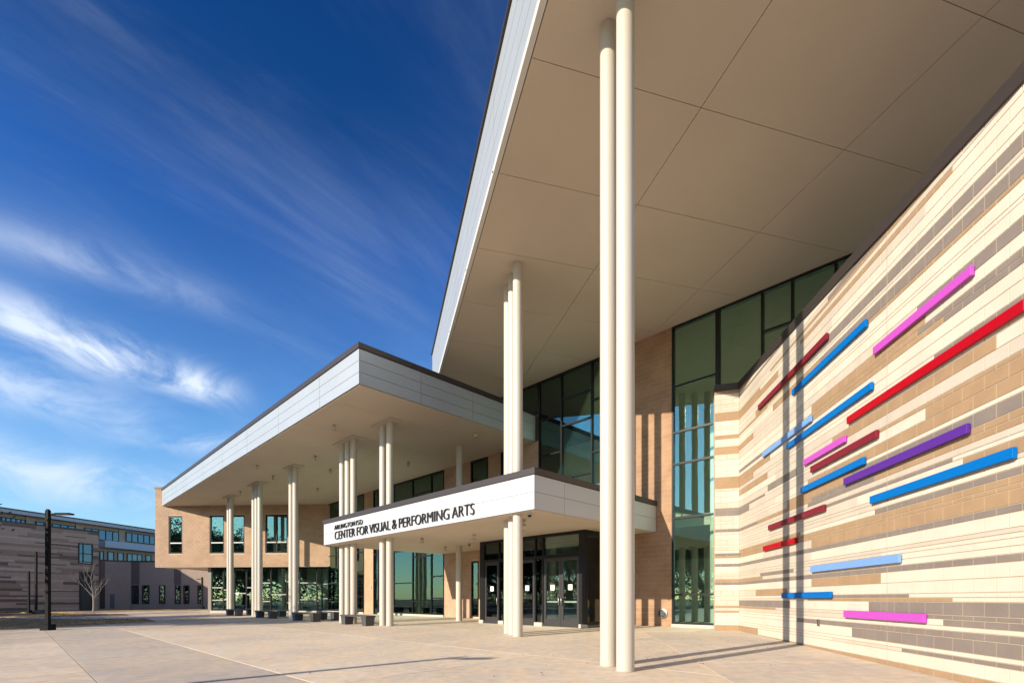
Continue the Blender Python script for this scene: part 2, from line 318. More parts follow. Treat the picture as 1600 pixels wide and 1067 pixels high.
# ================================================================== GROUND
def build_ground():
    us = [-900, -120, 0, 18.9, 60, 900]; vs = [-900, -60, -10, 20, 60, 140, 900]
    V = [UV(u, v, ground_z(u)-.03) for u in us for v in vs]; n = len(vs)
    Fs = [(i*n+j, (i+1)*n+j, (i+1)*n+j+1, i*n+j+1) for i in range(len(us)-1) for j in range(n-1)]
    me = bpy.data.meshes.new('ground'); me.from_pydata(V, [], Fs); me.materials.append(SOIL); o = bpy.data.objects.new('ground', me); COL.objects.link(o); structure(o)
    root = bpy.data.objects.new('plaza', None); COL.objects.link(root); structure(root); root.location = UV(6, 12, ground_z(6))
    # u joints follow the long strips seen in the photo; cross joints alternate
    ue = [-30, -22, -14, -7.0, 1.0, 3.45, 8.4, 12.9, 18.88]
    j = .009
    k = 0
    for i in range(len(ue)-1):
        u0, u1 = ue[i], ue[i+1]
        step = 9.5 if i in (3, 5, 6) else 7.2
        v = -16 + (i % 3)*2.3
        while v < 62:
            v1 = v+step
            # corner beside the mural is finished with its own slabs parallel to that wall
            poly = [(u0+j, v+j), (u1-j, v+j), (u1-j, v1-j), (u0+j, v1-j)]
            b = MB(UV); cuts = [u0+j] + [c for c in (0.0,) if u0 < c < u1] + [u1-j]
            for a, c in zip(cuts[:-1], cuts[1:]):
                b.prism([(a, v+j), (c, v+j), (c, v1-j), (a, v1-j)], lambda x, y: ground_z(x)-.05, lambda x, y: ground_z(x))
            grey = (i == 4) or (i == 7 and (k % 3 == 0))
            b.build('slab', PLAZA_B if grey else PLAZA_A, root)
            v = v1; k += 1
    # slabs beside the mural, 4 mm above, parallel to it
    fr = Frame(5.824, 0, 0)
    for k, (y0, y1) in enumerate(((2.2, 5.4), (5.42, 9.7), (9.72, 14.2), (14.22, 17.2))):
        b = MB(); f = lambda y, d: 5.824+.1282*y-d
        poly = [(f(y0, 3.35), y0+.35), (f(y0, .02), y0), (f(y1, .02), y1), (f(y1, 3.35), y1+.35)]
        b.prism(poly, lambda x, y: gz(x, y)-.04, lambda x, y: gz(x, y)+.004)
        b.build('slab', PLAZA_B, root)
    # expansion joint lines left open between strips read dark; lawns
    lawns = [([(-30, 986), (0, 983), (70, 980), (160, 975), (243, 970.5), (225, 966.5), (120, 967.5), (62, 967), (0, 966), (-40, 966)], 'dormant brown lawn wedge beside the front lamp post'),
             ([(-40, 963.5), (60, 963.5), (200, 961.2), (196, 959.6), (100, 958.8), (0, 958.4), (-40, 958.4)], 'narrow dormant lawn strip in front of the striped building'),
             ([(-60, 956.6), (140, 956.2), (330, 953), (330, 951.6), (140, 953.6), (-60, 954.4)], 'far strip of dry grass along the striped building')]
    for poly, lab in lawns:
        P = [px_on_ground(*p) for p in poly]
        b = MB(); b.prism(P if area(P) > 0 else P[::-1], lambda x, y: gz(x, y)-.04, lambda x, y: gz(x, y)+.035)
        rnd = random.Random(5)
        xs = [p[0] for p in P]; ys = [p[1] for p in P]; cnt = 0
        while cnt < 7000 and lab[0] != 'f':
            x = rnd.uniform(min(xs), max(xs)); y = rnd.uniform(min(ys), max(ys))
            if x > -60 and inside(P, x, y):
                z = gz(x, y)+.03; h = rnd.uniform(.03, .09); a = rnd.uniform(0, 6.28); w = rnd.uniform(.012, .03); lx, ly = rnd.uniform(-.04, .04), rnd.uniform(-.04, .04)
                b.add([(x-w*math.cos(a), y-w*math.sin(a), z), (x+w*math.cos(a), y+w*math.sin(a), z), (x+lx, y+ly, z+h)], [(0, 1, 2)])
            cnt += 1
        o = b.build('lawn', DRYG); stuff(o); tag(o, lab, 'lawn')
    # fallen leaves
    b = MB(); rnd = random.Random(3)
    for i in range(170):
        px, py = (rnd.uniform(990, 1240), rnd.uniform(985, 1040)) if i < 90 else (rnd.uniform(380, 960), rnd.uniform(978, 1060))
        x, y = px_on_ground(px, py); z = gz(x, y)+.008; s = rnd.uniform(.015, .035); a = rnd.uniform(0, 6.28)
        c, d = math.cos(a)*s, math.sin(a)*s
        b.add([(x-c, y-d, z), (x+d*.5, y-c*.5, z+.006), (x+c, y+d, z+.012), (x-d*.5, y+c*.5, z+.004)], [(0, 1, 2, 3)])
    o = b.build('fallen_leaves', mat('dead leaf', (.16, .09, .04), .9)); stuff(o); tag(o, 'scattered small dead leaves lying on the concrete plaza', 'leaves')
def area(P): return sum(P[i][0]*P[(i+1) % len(P)][1]-P[(i+1) % len(P)][0]*P[i][1] for i in range(len(P)))
def inside(P, x, y):
    r = False
    for i in range(len(P)):
        (x0, y0), (x1, y1) = P[i], P[(i+1) % len(P)]
        if (y0 > y) != (y1 > y) and x < (x1-x0)*(y-y0)/(y1-y0)+x0: r = not r
    return r
build_ground()

# ================================================================== MURAL WALL
MC, MS = 5.824, .1282                       # wall face: X = MC + MS*Y
MANG = math.atan2(-1, -MS)
MLEN = math.sqrt(1+MS*MS)
Y_END = 17.8
MF = Frame(MC+MS*Y_END, Y_END, MANG)         # x = distance from the inner corner towards the camera, -y = out of the wall
def mural_s(px): return (Y_END-MC*F/(px-CX-MS*F))*MLEN
def mural_top(s):                            # coping runs up towards the inner corner (heights above the camera)
    return CAMZ + 7.50 - s*(7.50-6.72)/11.6
def build_mural():
    root = thing('mural_wall', 'patterned block wall of cream, tan and taupe courses carrying coloured bars', 'wall', MF(6, 0, 0))
    b_, h_, t_ = .203, .1045, .07
    C, S, T, G = 'C', 'S', 'T', 'G'
    rows = [(b_, [(T, 0)]), (b_, [(C, 1187), (T, 0)]), (t_, [(G, 1416), (S, 1300), (C, 0)]), (t_, [(C, 0)]), (b_, [(G, 1335), (C, 0)]), (h_, [(G, 1240), (C, 0)]),
        (t_, [(C, 0)]), (h_, [(G, 1486), (C, 1340), (S, 0)]), (t_, [(G, 1443), (S, 1210), (T, 0)]), (b_, [(G, 1363), (C, 1230), (G, 0)]), (t_, [(C, 1474), (T, 1262), (S, 0)]),
        (t_, [(C, 1430), (G, 1297), (C, 0)]), (b_, [(C, 1232), (T, 1184), (S, 0)]), (b_, [(C, 1384), (T, 1271), (C, 0)]), (h_, [(G, 0)]), (h_, [(C, 1384), (S, 1192), (T, 0)]), (h_, [(C, 1384), (S, 1242), (G, 1190), (S, 0)]),
        (t_, [(C, 1384), (S, 0)]), (t_, [(S, 0)]), (b_, [(C, 1272), (S, 0)]), (h_, [(G, 0)]),
        (b_, [(T, 1272), (S, 1190), (C, 0)]), (t_, [(T, 0)]), (h_, [(T, 1160), (G, 0)]), (h_, [(G, 1375), (C, 1250), (T, 0)]), (h_, [(C, 1370), (S, 0)]), (t_, [(S, 1200), (C, 0)]),
        (b_, [(T, 1490), (C, 1347), (S, 0)]), (t_, [(C, 1475), (G, 1220), (C, 0)]), (h_, [(S, 0)]), (h_, [(T, 1376), (G, 1262), (S, 0)]), (h_, [(T, 1390), (G, 1268), (T, 1185), (G, 0)]),
        (b_, [(G, 1325), (T, 1230), (S, 0)]), (t_, [(C, 0)]), (b_, [(T, 1262), (C, 1216), (S, 0)]), (b_, [(T, 1435), (C, 1300), (S, 1172), (G, 0)]), (t_, [(T, 1370), (C, 1196), (G, 0)]), (b_, [(S, 1248), (G, 1196), (S, 0)]),
        (b_, [(C, 1546), (T, 1300), (S, 1215), (C, 0)]), (b_, [(C, 1330), (S, 1200), (T, 0)]), (h_, [(G, 1464), (C, 1240), (S, 0)]), (b_, [(C, 1260), (S, 1180), (T, 0)]), (b_, [(C, 1200), (T, 0)]), (h_, [(G, 1478), (T, 1270), (C, 0)]),
        (h_, [(G, 1437), (T, 1265), (C, 1210), (G, 0)]), (b_, [(C, 1440), (T, 1266), (C, 0)]), (b_, [(G, 1440), (S, 1230), (C, 0)]), (b_, [(C, 1240), (S, 0)]), (t_, [(C, 0)]), (b_, [(C, 1225), (S, 1180), (T, 0)]), (t_, [(T, 1300), (C, 0)]),
        (b_, [(G, 1285), (T, 1205), (C, 0)]), (t_, [(C, 0)]), (t_, [(S, 1200), (T, 0)]), (b_, [(G, 1265), (T, 1180), (S, 0)]), (h_, [(C, 0)]), (b_, [(C, 1300), (S, 0)]), (b_, [(C, 1440), (S, 1215), (T, 0)]),
        (h_, [(C, 1499), (T, 1250), (C, 1190), (T, 0)]), (h_, [(S, 0)]), (t_, [(T, 1200), (C, 0)]), (h_, [(G, 1300), (S, 0)]), (b_, [(C, 1240), (S, 0)]), (t_, [(G, 0)]), (h_, [(C, 0)]), (b_, [(T, 0)]), (b_, [(S, 0)]), (b_, [(T, 0)])]
    cols = dict(C=CREAM, S=SAND, T=TANB, G=GREYB); order = [CREAM, SAND, TANB, GREYB]
    L0, LEN = .4064, 14.0
    RET = .82; RANG = R(-72.2)               # short return wall at the inner corner, turning towards the glass
    # return direction in mural-local coordinates
    c0 = Vector(MF(0, 0, 0)[:2]); rd = Vector((math.sin(RANG), math.cos(RANG)))
    RFm = Frame(c0.x, c0.y, math.atan2(rd.y, rd.x))   # x = along the return, outward is +y or -y (resolved below)
    z = CAMZ-1.353
    blocks = []                               # (frame id, x0, x1, z0, z1, col)
    rnd = random.Random(11); gap = .0065
    for i, (h, runs) in enumerate(rows):
        z1 = z+h; bs = [(c, (mural_s(p) if p > 910 else -1)) for c, p in runs]
        def colour(s):
            for c, lim in bs:
                if s >= lim: return c
            return bs[-1][0]
        x = -(L0/2 if i % 2 else 0)
        while x < LEN:
            a, b2 = max(x, 0), min(x+L0, LEN)
            if b2-a > .03:
                c = colour((a+b2)/2)
                if abs(((a+b2)/2) - mural_s(1386)) < .0: pass
                if z < max(mural_top(a), mural_top(b2)): blocks.append((0, a, b2, z, z1, c))
            x += L0
        cr = colour(.1)
        if rnd.random() < .3: cr = rnd.choice('CCST')
        x = -(0 if i % 2 else L0/2)
        while x < RET:
            a, b2 = max(x, 0), min(x+L0, RET)
            if b2-a > .03 and z < mural_top(0): blocks.append((1, a, b2, z, z1, cr))
            x += L0
        z = z1
    # visible size ranking
    def rank(bk):
        f, a, b2, z0, z1, c = bk
        if f: return 0
        p = MF((a+b2)/2, 0, 0); px = CX+F*p[0]/p[1]; py = HY-F*((z0+z1)/2-CAMZ)/p[1]
        if px > 1612 or py > 1075 or py < 60: return 0
        return (b2-a)*(z1-z0)/p[1]**3
    blocks.sort(key=rank, reverse=True)
    cache = {}; rest = MB(); D = .03
    def block_mesh(l, h):
        g = gap; e = .003
        v = [(g, 0, g), (l-g, 0, g), (l-g, 0, h-g), (g, 0, h-g), (g+e, -e*.7, g+e), (l-g-e, -e*.7, g+e), (l-g-e, -e*.7, h-g-e), (g+e, -e*.7, h-g-e), (g, D, g), (l-g, D, g), (l-g, D, h-g), (g, D, h-g)]
        f = [(4, 5, 6, 7), (0, 1, 5, 4), (1, 2, 6, 5), (2, 3, 7, 6), (3, 0, 4, 7), (8, 9, 1, 0), (9, 10, 2, 1), (10, 11, 3, 2), (11, 8, 0, 3)]
        return v, f
    core = MB()
    tmid = lambda s: mural_top(s)
    # mortar core of the wall and its return
    core.fr = MF
    sN = [0, 2, 4, 6, 8, 10, 12, LEN]
    for a, b2 in zip(sN[:-1], sN[1:]):
        core.add([(a, .005, -.6), (b2, .005, -.6), (b2, .45, -.6), (a, .45, -.6), (a, .005, mural_top(a)), (b2, .005, mural_top(b2)), (b2, .45, mural_top(b2)), (a, .45, mural_top(a))],
                 [(0, 3, 2, 1), (4, 5, 6, 7), (0, 1, 5, 4), (1, 2, 6, 5), (2, 3, 7, 6), (3, 0, 4, 7)])
    core.fr = RFm
    nrm = Vector(RFm(0, 1, 0)[:2])-c0; sgn = 1 if nrm.y < 0 else -1     # outward towards the camera
    core.box(-.02, RET, -.006*sgn, -.45*sgn, -.6, mural_top(0))
    wall = core.build('wall_core', MORTAR, root)
    n_ind = 0
    for bk in blocks:
        f, a, b2, z0, z1, c = bk
        l = b2-a
        if f == 0 and n_ind < 292 and rank(bk) > 0 and z1 < mural_top(b2)-.02:
            key = (round(l, 3), round(z1-z0, 3), c)
            if key not in cache:
                v, fc = block_mesh(l, z1-z0); me = bpy.data.meshes.new('block'); me.from_pydata(v, [], fc); me.materials.append(cols[c]); cache[key] = me
            o = bpy.data.objects.new('block', cache[key]); COL.objects.link(o)
            o.location = MF(a, rnd.uniform(-.0008, .0008), z0); o.rotation_euler = (0, 0, MANG); attach(o, wall); n_ind += 1
        else:
            v, fc = block_mesh(l, z1-z0); mi = order.index(cols[c])
            if f == 0:
                rest.fr = MF; vv = [(a+p[0], p[1], min(z0+p[2], mural_top(a+p[0])+.02)) for p in v]; rest.add(vv, fc, mi)
            else:
                rest.fr = RFm; vv = [(a+p[0], -p[1]*sgn, min(z0+p[2], mural_top(0)+.02)) for p in v]
                rest.add(vv, fc if sgn < 0 else [q[::-1] for q in fc], mi)
    stuff(rest.build('block_courses', order, wall))
    # coping
    cp = MB(MF); H = .2; o1 = .05
    cp.add([(0, -o1, mural_top(0)-.03), (LEN, -o1, mural_top(LEN)-.03), (LEN, .5, mural_top(LEN)-.03), (0, .5, mural_top(0)-.03),
            (0, -o1, mural_top(0)+H), (LEN, -o1, mural_top(LEN)+H), (LEN, .5, mural_top(LEN)+H), (0, .5, mural_top(0)+H)],
           [(0, 3, 2, 1), (4, 5, 6, 7), (0, 1, 5, 4), (1, 2, 6, 5), (2, 3, 7, 6), (3, 0, 4, 7)])
    cp.fr = RFm; cp.box(-.05, RET, o1*sgn, -.45*sgn, mural_top(0)-.03, mural_top(0)+H-.004)
    cp.build('coping', COPE, root)
    # control joint
    cj = MB(MF); s = mural_s(1386); cj.box(s-.005, s+.005, -.003, .01, -.3, mural_top(s)-.03); cj.build('control_joint', mat('joint sealant', (.34, .285, .21), .8), root)
    # outlet plate
    p = MB(MF); s = mural_s(1280); zz = CAMZ-.56; p.box(s-.05, s+.05, -.03, .0, zz-.09, zz+.07); q = p.build('outlet_cover', STEEL, root, .004)
build_mural()

def build_bars():
    D0, D1 = .022, .078
    data = [('maroon', MAROON, 1184, 634, 642, 1291, 517, 529, 'long maroon bar high on the wall crossed by both column shadows'),
        ('blue', BLUE, 1237, 605, 617, 1352, 500, 513, 'bright blue bar high on the wall, just below the highest maroon bar'),
        ('magenta', MAG, 1364, 541, 555, 1517, 413, 431, 'long magenta bar high on the wall above the long red bar'),
        ('red', RED, 1323, 652, 664, 1600, 464, 483, 'longest bar on the wall, bright red'),
        ('light_blue', LBLUE, 1191, 704, 714, 1266, 650, 660, 'short light blue bar directly above the end of a long bright blue bar'),
        ('blue', BLUE, 1229, 692, 703, 1361, 596, 608, 'bright blue bar running beneath the short light blue bar'),
        ('magenta', MAG, 1255, 716, 728, 1319, 680, 691, 'short magenta bar directly above a maroon bar'),
        ('maroon', MAROON, 1266, 728, 739, 1369, 671, 683, 'maroon bar between the short magenta bar and a blue bar'),
        ('blue', BLUE, 1251, 760, 770, 1349, 714, 726, 'bright blue bar between a maroon bar and the purple bar'),
        ('purple', PURP, 1318, 747, 759, 1511, 660, 676, 'only purple bar on the wall, long'),
        ('blue', BLUE, 1359, 775, 788, 1583, 697, 715, 'longest bright blue bar, below the purple bar'),
        ('maroon', MAROON, 1200, 819, 828, 1287, 789, 798, 'lowest maroon bar, just above the short red bar'),
        ('red', RED, 1192, 853, 860, 1243, 840, 848, 'short red bar below the lowest maroon bar'),
        ('light_blue', LBLUE, 1266, 883, 894, 1404, 866, 879, 'long light blue bar at about eye level'),
        ('blue', BLUE, 1221, 925, 935, 1297, 923.5, 934, 'short bright blue bar low on the wall crossed by both shadows'),
        ('magenta', MAG, 1318, 953, 964, 1443, 958, 973, 'lowest bar on the wall, magenta')]
    for nm, m, xl, t0, b0, xr, t1, b1, lab in data:
        cc = MC-D1*MLEN
        def Yof(px): return cc*F/(px-CX-MS*F)
        ya, yb = Yof(xl), Yof(xr)
        za = (HY-(t0+b0)/2)/F*ya; zb = (HY-(t1+b1)/2)/F*yb
        z = CAMZ+.45*za+.55*zb; sa = (Y_END-ya)*MLEN; sb = (Y_END-yb)*MLEN; h = .148
        b = MB(MF); b.box(sa, sb, -D1, -D0, z-h/2, z+h/2)
        root = thing('wall_bar', lab, 'wall bar', MF((sa+sb)/2, -D0, z), 'coloured bars fixed to the patterned wall')
        b.build('bar', m, root, .003)
        n = max(2, int((sb-sa)/.8)+1)
        for k in range(n):
            s = sa+.12+(sb-sa-.24)*k/(n-1)
            c = MB(MF); c.box(s-.02, s+.02, -D0, .004, z-.03, z+.03); c.build('bracket', ALU, root)
build_bars()

# ================================================================== CANOPIES
SA, SB, SCZ = CAMZ+8.0, CAMZ+10.99, CAMZ+2.76      # soffit heights
UF = 18.9                                          # main facade plane
def soffit_panels(fr, xs, ys, z, root, th=.03, g=.008):
    for x0, x1 in zip(xs[:-1], xs[1:]):
        for y0, y1 in zip(ys[:-1], ys[1:]):
            b = MB(fr); b.box(x0+g, x1-g, y0+g, y1-g, z, z+th); b.build('soffit_panel', SOFFIT, root)
def fascia_panels(fr, axis, pos, out, edges, zs, root, th=.025, g=.008, mt=WHITE):
    """axis 'y': face on plane x = pos running in y; out = -1/+1 outward direction"""
    for a, b2 in zip(edges[:-1], edges[1:]):
        for z0, z1 in zip(zs[:-1], zs[1:]):
            b = MB(fr)
            if axis == 'y': b.box(pos, pos+out*th, a+g, b2-g, z0+g, z1-g)
            else: b.box(a+g, b2-g, pos, pos+out*th, z0+g, z1-g)
            b.build('fascia_panel', mt, root)
def build_high_canopy():
    q0, q1, p0, p1 = 2.90, 21.5, 2.0, 27.6
    root = thing('high_canopy', 'tall flat roof canopy with beige soffit panels and pale metal fascia', 'canopy', QP((q0+q1)/2, (p0+p1)/2, SB))
    b = MB(QP); b.box(q0+.03, q1, p0+.03, p1-.03, SB+.034, SB+2.36); b.build('roof_slab', JOINT, root)
    soffit_panels(QP, [q0+.12, 7.0, 11.05, 15.1, 19.15, q1], [p0+.1, 3.9, 6.8, 9.7, 12.55, 15.4, 18.3, 21.2, 24.1, p1-.1], SB, root)
    ed = [p0, 4.6, 8.6, 12.6, 16.6, 20.6, 24.6, p1]
    fascia_panels(QP, 'y', q0+.028, -1, ed, [SB+.16, SB+.72, SB+1.28, SB+1.84, SB+2.36], root)
    fascia_panels(QP, 'x', p1-.028, 1, [q0, 6.9, 10.9, 14.9, 18.9, q1], [SB+.16, SB+.72, SB+1.28, SB+1.84, SB+2.36], root)
    fascia_panels(QP, 'x', p0+.028, -1, [q0, 6.9, 10.9, 14.9, 18.9, q1], [SB+.16, SB+.72, SB+1.28, SB+1.84, SB+2.36], root)
    e = MB(QP); e.box(q0-.02, q0+.1, p0-.02, p1+.02, SB-.03, SB+.15); e.box(q0+.1, q1, p1-.1, p1+.02, SB-.028, SB+.15); e.box(q0+.1, q1, p0-.02, p0+.09, SB-.028, SB+.15)
    e.build('edge_trim', mat('pale trim', (.6, .58, .53), .45), root)
    c = MB(QP); c.box(q0-.06, q1+.02, p0-.06, p1+.06, SB+2.365, SB+2.47); c.build('coping', COPE, root)
    # small drip outlets along the lower edge
    for p in ed[1:-1]:
        d = MB(QP); d.box(q0-.035, q0-.02, p-.02, p+.02, SB+.02, SB+.05); d.build('drip_outlet', FRAME, root)
build_high_canopy()

U_A, V_A0, V_A1 = 9.13, 17.2, 52.0
COLS_A = [[19.9, 20.5], [23.3, 23.9, 24.5], [30.6, 31.2], [36.7, 37.3, 37.9], [43.1, 43.7]]
UC = 12.08
# brick wing geometry (runs nearly across the view)
BX0, BX1 = Vector((-15.2, 42.2)), Vector((-31.0, 43.35))
def build_mid_canopy():
    root = thing('wide_canopy', 'long lower roof canopy with silvery three band fascia over the column row', 'canopy', UV(14, 34, SA))
    zs = [SA+.02, SA+.46, SA+.90, SA+1.337]
    b = MB(UV)
    b.prism([(U_A+.03, V_A0+.03), (UF+.2, V_A0+.03), (UF+.2, 40.5), (U_A+.03, V_A1)], SA+.034, SA+1.34); b.build('roof_slab', JOINT, root)
    # soffit panels, the far end trimmed along the brick wing
    us = [U_A+.06, 14.1, UF-.01]; vs = [V_A0+.06, 19.4, 22.8, 26.2, 29.6, 33.0, 36.4, 39.8, 43.2, 46.6, 50.0, 53.0]
    def vlim(u): return 51.9-(u-U_A)*(51.9-40.9)/(UF-U_A)+.25
    for u0, u1 in zip(us[:-1], us[1:]):
        for v0, v1 in zip(vs[:-1], vs[1:]):
            g = .006
            poly = [(u0+g, v0+g), (u1-g, v0+g), (u1-g, v1-g), (u0+g, v1-g)]
            out = []
            for i in range(4):                      # clip against the wing line
                a, c = poly[i], poly[(i+1) % 4]; fa, fc = vlim(a[0])-a[1], vlim(c[0])-c[1]
                if fa >= 0: out.append(a)
                if (fa >= 0) != (fc >= 0):
                    k = fa/(fa-fc); out.append((a[0]+(c[0]-a[0])*k, a[1]+(c[1]-a[1])*k))
            if len(out) >= 3: m = MB(UV); m.prism(out, SA, SA+.03); m.build('soffit_panel', SOFFIT, root)
    ed = [V_A0, 20.6, 25.2, 29.8, 34.4, 39.0, 43.6, 48.2, V_A1]
    fascia_panels(UV, 'y', U_A+.028, -1, ed, zs, root)
    fascia_panels(UV, 'x', V_A0+.028, -1, [U_A+.03, 11.9, 14.7, 17.2, UF-.02], zs, root)
    c = MB(UV); c.box(U_A-.05, U_A+.35, V_A0-.05, V_A1, SA+1.345, SA+1.55); c.box(U_A+.35, UF, V_A0-.05, V_A0+.35, SA+1.345, SA+1.548)
    c.build('coping', COPE, root)
    for vv in (18.6, 23.2, 27.8, 32.4, 37.0, 41.6, 46.2, 50.6):
        r = MB(UV); r.cyl(U_A+.2, vv, SA+1.55, SA+1.86, .012, 8, .006); r.build('lightning_rod', STEEL, root)
    for k, gv in enumerate(COLS_A):
        p = MB(UV); p.box(UC-.33, UC+.33, gv[0]-.55, gv[-1]+.55, SA-.05, SA+.002); p.build('cap_plate', mat('cap plate paint', (.46, .4, .33), .6), root, .008)
    for u, v in ((12.0, 27.6), (12.0, 34.0), (12.0, 40.6), (15.8, 18.3), (13.9, 29.8), (16.4, 25.0), (15.6, 35.5), (13.2, 22.0), (10.5, 22.1), (10.4, 32.0)):
        d = MB(UV); d.cyl(u, v, SA-.22, SA+.005, .075, 20); o = d.build('downlight', SOFFIT, root)
        e = MB(UV); e.cyl(u, v, SA-.235, SA-.222, .085, 20); e.build('light_rim', ALU, o)
build_mid_canopy()

U_C, V_C0, V_C1 = 11.4, 10.42, 25.2
def build_sign_canopy():
    root = thing('entrance_canopy', 'low white entrance canopy carrying black lettering above the doors', 'canopy', UV(15, 18, SCZ))
    zs = [SCZ+.012, SCZ+.55, SCZ+1.085]
    b = MB(UV); b.box(U_C+.03, UF-.01, V_C0+.03, V_C1-.03, SCZ+.034, SCZ+1.09); b.build('roof_slab', JOINT, root)
    soffit_panels(UV, [U_C+.05, 15.2, UF-.03], [V_C0+.05, 14.1, 17.8, 21.5, V_C1-.05], SCZ, root, g=.003)
    ed = [V_C0, 11.49, 14.70, 17.87, 21.05, 24.2, V_C1]
    fascia_panels(UV, 'y', U_C+.028, -1, ed, zs, root, g=.006, mt=SIGNW)
    fascia_panels(UV, 'x', V_C0+.028, -1, [U_C+.03, 12.87, 16.0, UF-.02], zs, root, g=.006, mt=SIGNW)
    fascia_panels(UV, 'x', V_C1-.028, 1, [U_C+.03, 14.4, 17.0, UF-.02], zs, root, g=.006, mt=SIGNW)
    c = MB(UV); c.box(U_C-.045, U_C+.3, V_C0-.045, V_C1+.045, SCZ+1.095, SCZ+1.29); c.box(U_C+.3, UF-.01, V_C0-.045, V_C0+.3, SCZ+1.095, SCZ+1.288); c.box(U_C+.3, UF-.01, V_C1-.3, V_C1+.045, SCZ+1.095, SCZ+1.288)
    c.build('coping', COPE, root)
    # lettering: words fitted to the extents measured on the fascia, split letter by letter
    base1, cap1 = CAMZ+2.935, .405; base2, cap2 = CAMZ+3.425, .235
    words = [('ARLINGTON', 523.0, 554.7, base2, cap2), ('ISD', 557.2, 566.5, base2, cap2), ('CENTER', 523.6, 554.7, base1, cap1), ('FOR', 558, 575.4, base1, cap1),
             ('VISUAL', 577.6, 609.8, base1, cap1), ('&', 613, 619.9, base1, cap1), ('PERFORMING', 623.8, 702, base1, cap1), ('ARTS', 706.6, 741.2, base1, cap1)]
    dg = None
    for w, xa, xb, zb, cap in words:
        cu = bpy.data.curves.new('word', 'FONT'); cu.body = w; cu.size = 1; cu.resolution_u = 5; cu.offset = -.013 if cap > .3 else -.028; cu.space_character = 1.0 if cap > .3 else 1.12
        ob = bpy.data.objects.new('word', cu); COL.objects.link(ob)
        bpy.context.view_layer.update(); dg = bpy.context.evaluated_depsgraph_get()
        me = bpy.data.meshes.new_from_object(ob.evaluated_get(dg)); bpy.data.objects.remove(ob); bpy.data.curves.remove(cu)
        bm = bmesh.new(); bm.from_mesh(me); bpy.data.meshes.remove(me)
        bmesh.ops.remove_doubles(bm, verts=bm.verts, dist=1e-5)
        xs = [v.co.x for v in bm.verts]; x0, x1 = min(xs), max(xs); capn = .729 if False else None
        flat = [v.co.y for v in bm.verts]; y0, y1 = 0.0, max(flat)
        va, vb = px_v(xa, U_C-.02), px_v(xb, U_C-.02)
        seen = set(); groups = []
        for v in bm.verts:
            if v.index in seen: continue
            st = [v]; seen.add(v.index); g = []
            while st:
                q = st.pop(); g.append(q)
                for e in q.link_edges:
                    o2 = e.other_vert(q)
                    if o2.index not in seen: seen.add(o2.index); st.append(o2)
            groups.append(g)
        bm.faces.ensure_lookup_table()
        for g in groups:
            ids = {v.index: i for i, v in enumerate(g)}; n = len(g)
            fs = [[ids[v.index] for v in f.verts] for f in bm.faces if f.verts[0].index in ids]
            if not fs: continue
            pts = [(va+(v.co.x-x0)/(x1-x0)*(vb-va), zb+(v.co.y-y0)/(y1-y0)*cap) for v in g]
            m = MB(UV); uf, ub = U_C-.055, U_C-.004
            bd = [e for e in bm.edges if e.is_boundary and e.verts[0].index in ids]
            faces = [f[:] for f in fs] + [[i+n for i in f[::-1]] for f in fs]
            for e in bd:
                a, c2 = ids[e.verts[0].index], ids[e.verts[1].index]; faces.append([a, c2, c2+n, a+n])
            m.add([(uf, p[0], p[1]) for p in pts]+[(ub, p[0], p[1]) for p in pts], faces)
            o = m.build('letter', LETTER, root)
        bm.free()
    # soffit fittings
    for u, v in ((12.6, 12.0), (14.0, 16.3), (13.2, 19.0), (16.2, 21.2)):
        d = MB(UV); d.cyl(u, v, SCZ-.2, SCZ+.003, .07, 18); o = d.build('downlight', SOFFIT, root); e = MB(UV); e.cyl(u, v, SCZ-.213, SCZ-.201, .08, 18); e.build('light_rim', ALU, o)
    for u, v in ((13.4, 13.6), (13.0, 21.5), (14.6, 14.0)):
        d = MB(UV); d.cyl(u, v, SCZ-.008, SCZ+.004, .11, 20); d.build('recessed_light', ALU, root)
    for u, v in ((11.75, 10.95), (16.0, 19.0)):
        d = MB(UV); d.cyl(u, v, SCZ-.07, SCZ+.003, .075, 20); o = d.build('security_camera', SIGNW, root)
        e = MB(UV); prof = [(.07, -.07), (.066, -.1), (.05, -.125), (.025, -.14)]
        for (r0, a), (r1, c2) in zip(prof[:-1], prof[1:]): e.cyl(u, v, SCZ+a, SCZ+c2, r0, 18, r1, cap=False)
        e.cyl(u, v, SCZ-.141, SCZ-.14, .024, 18); e.build('camera_dome', FRAME, o)
build_sign_canopy()

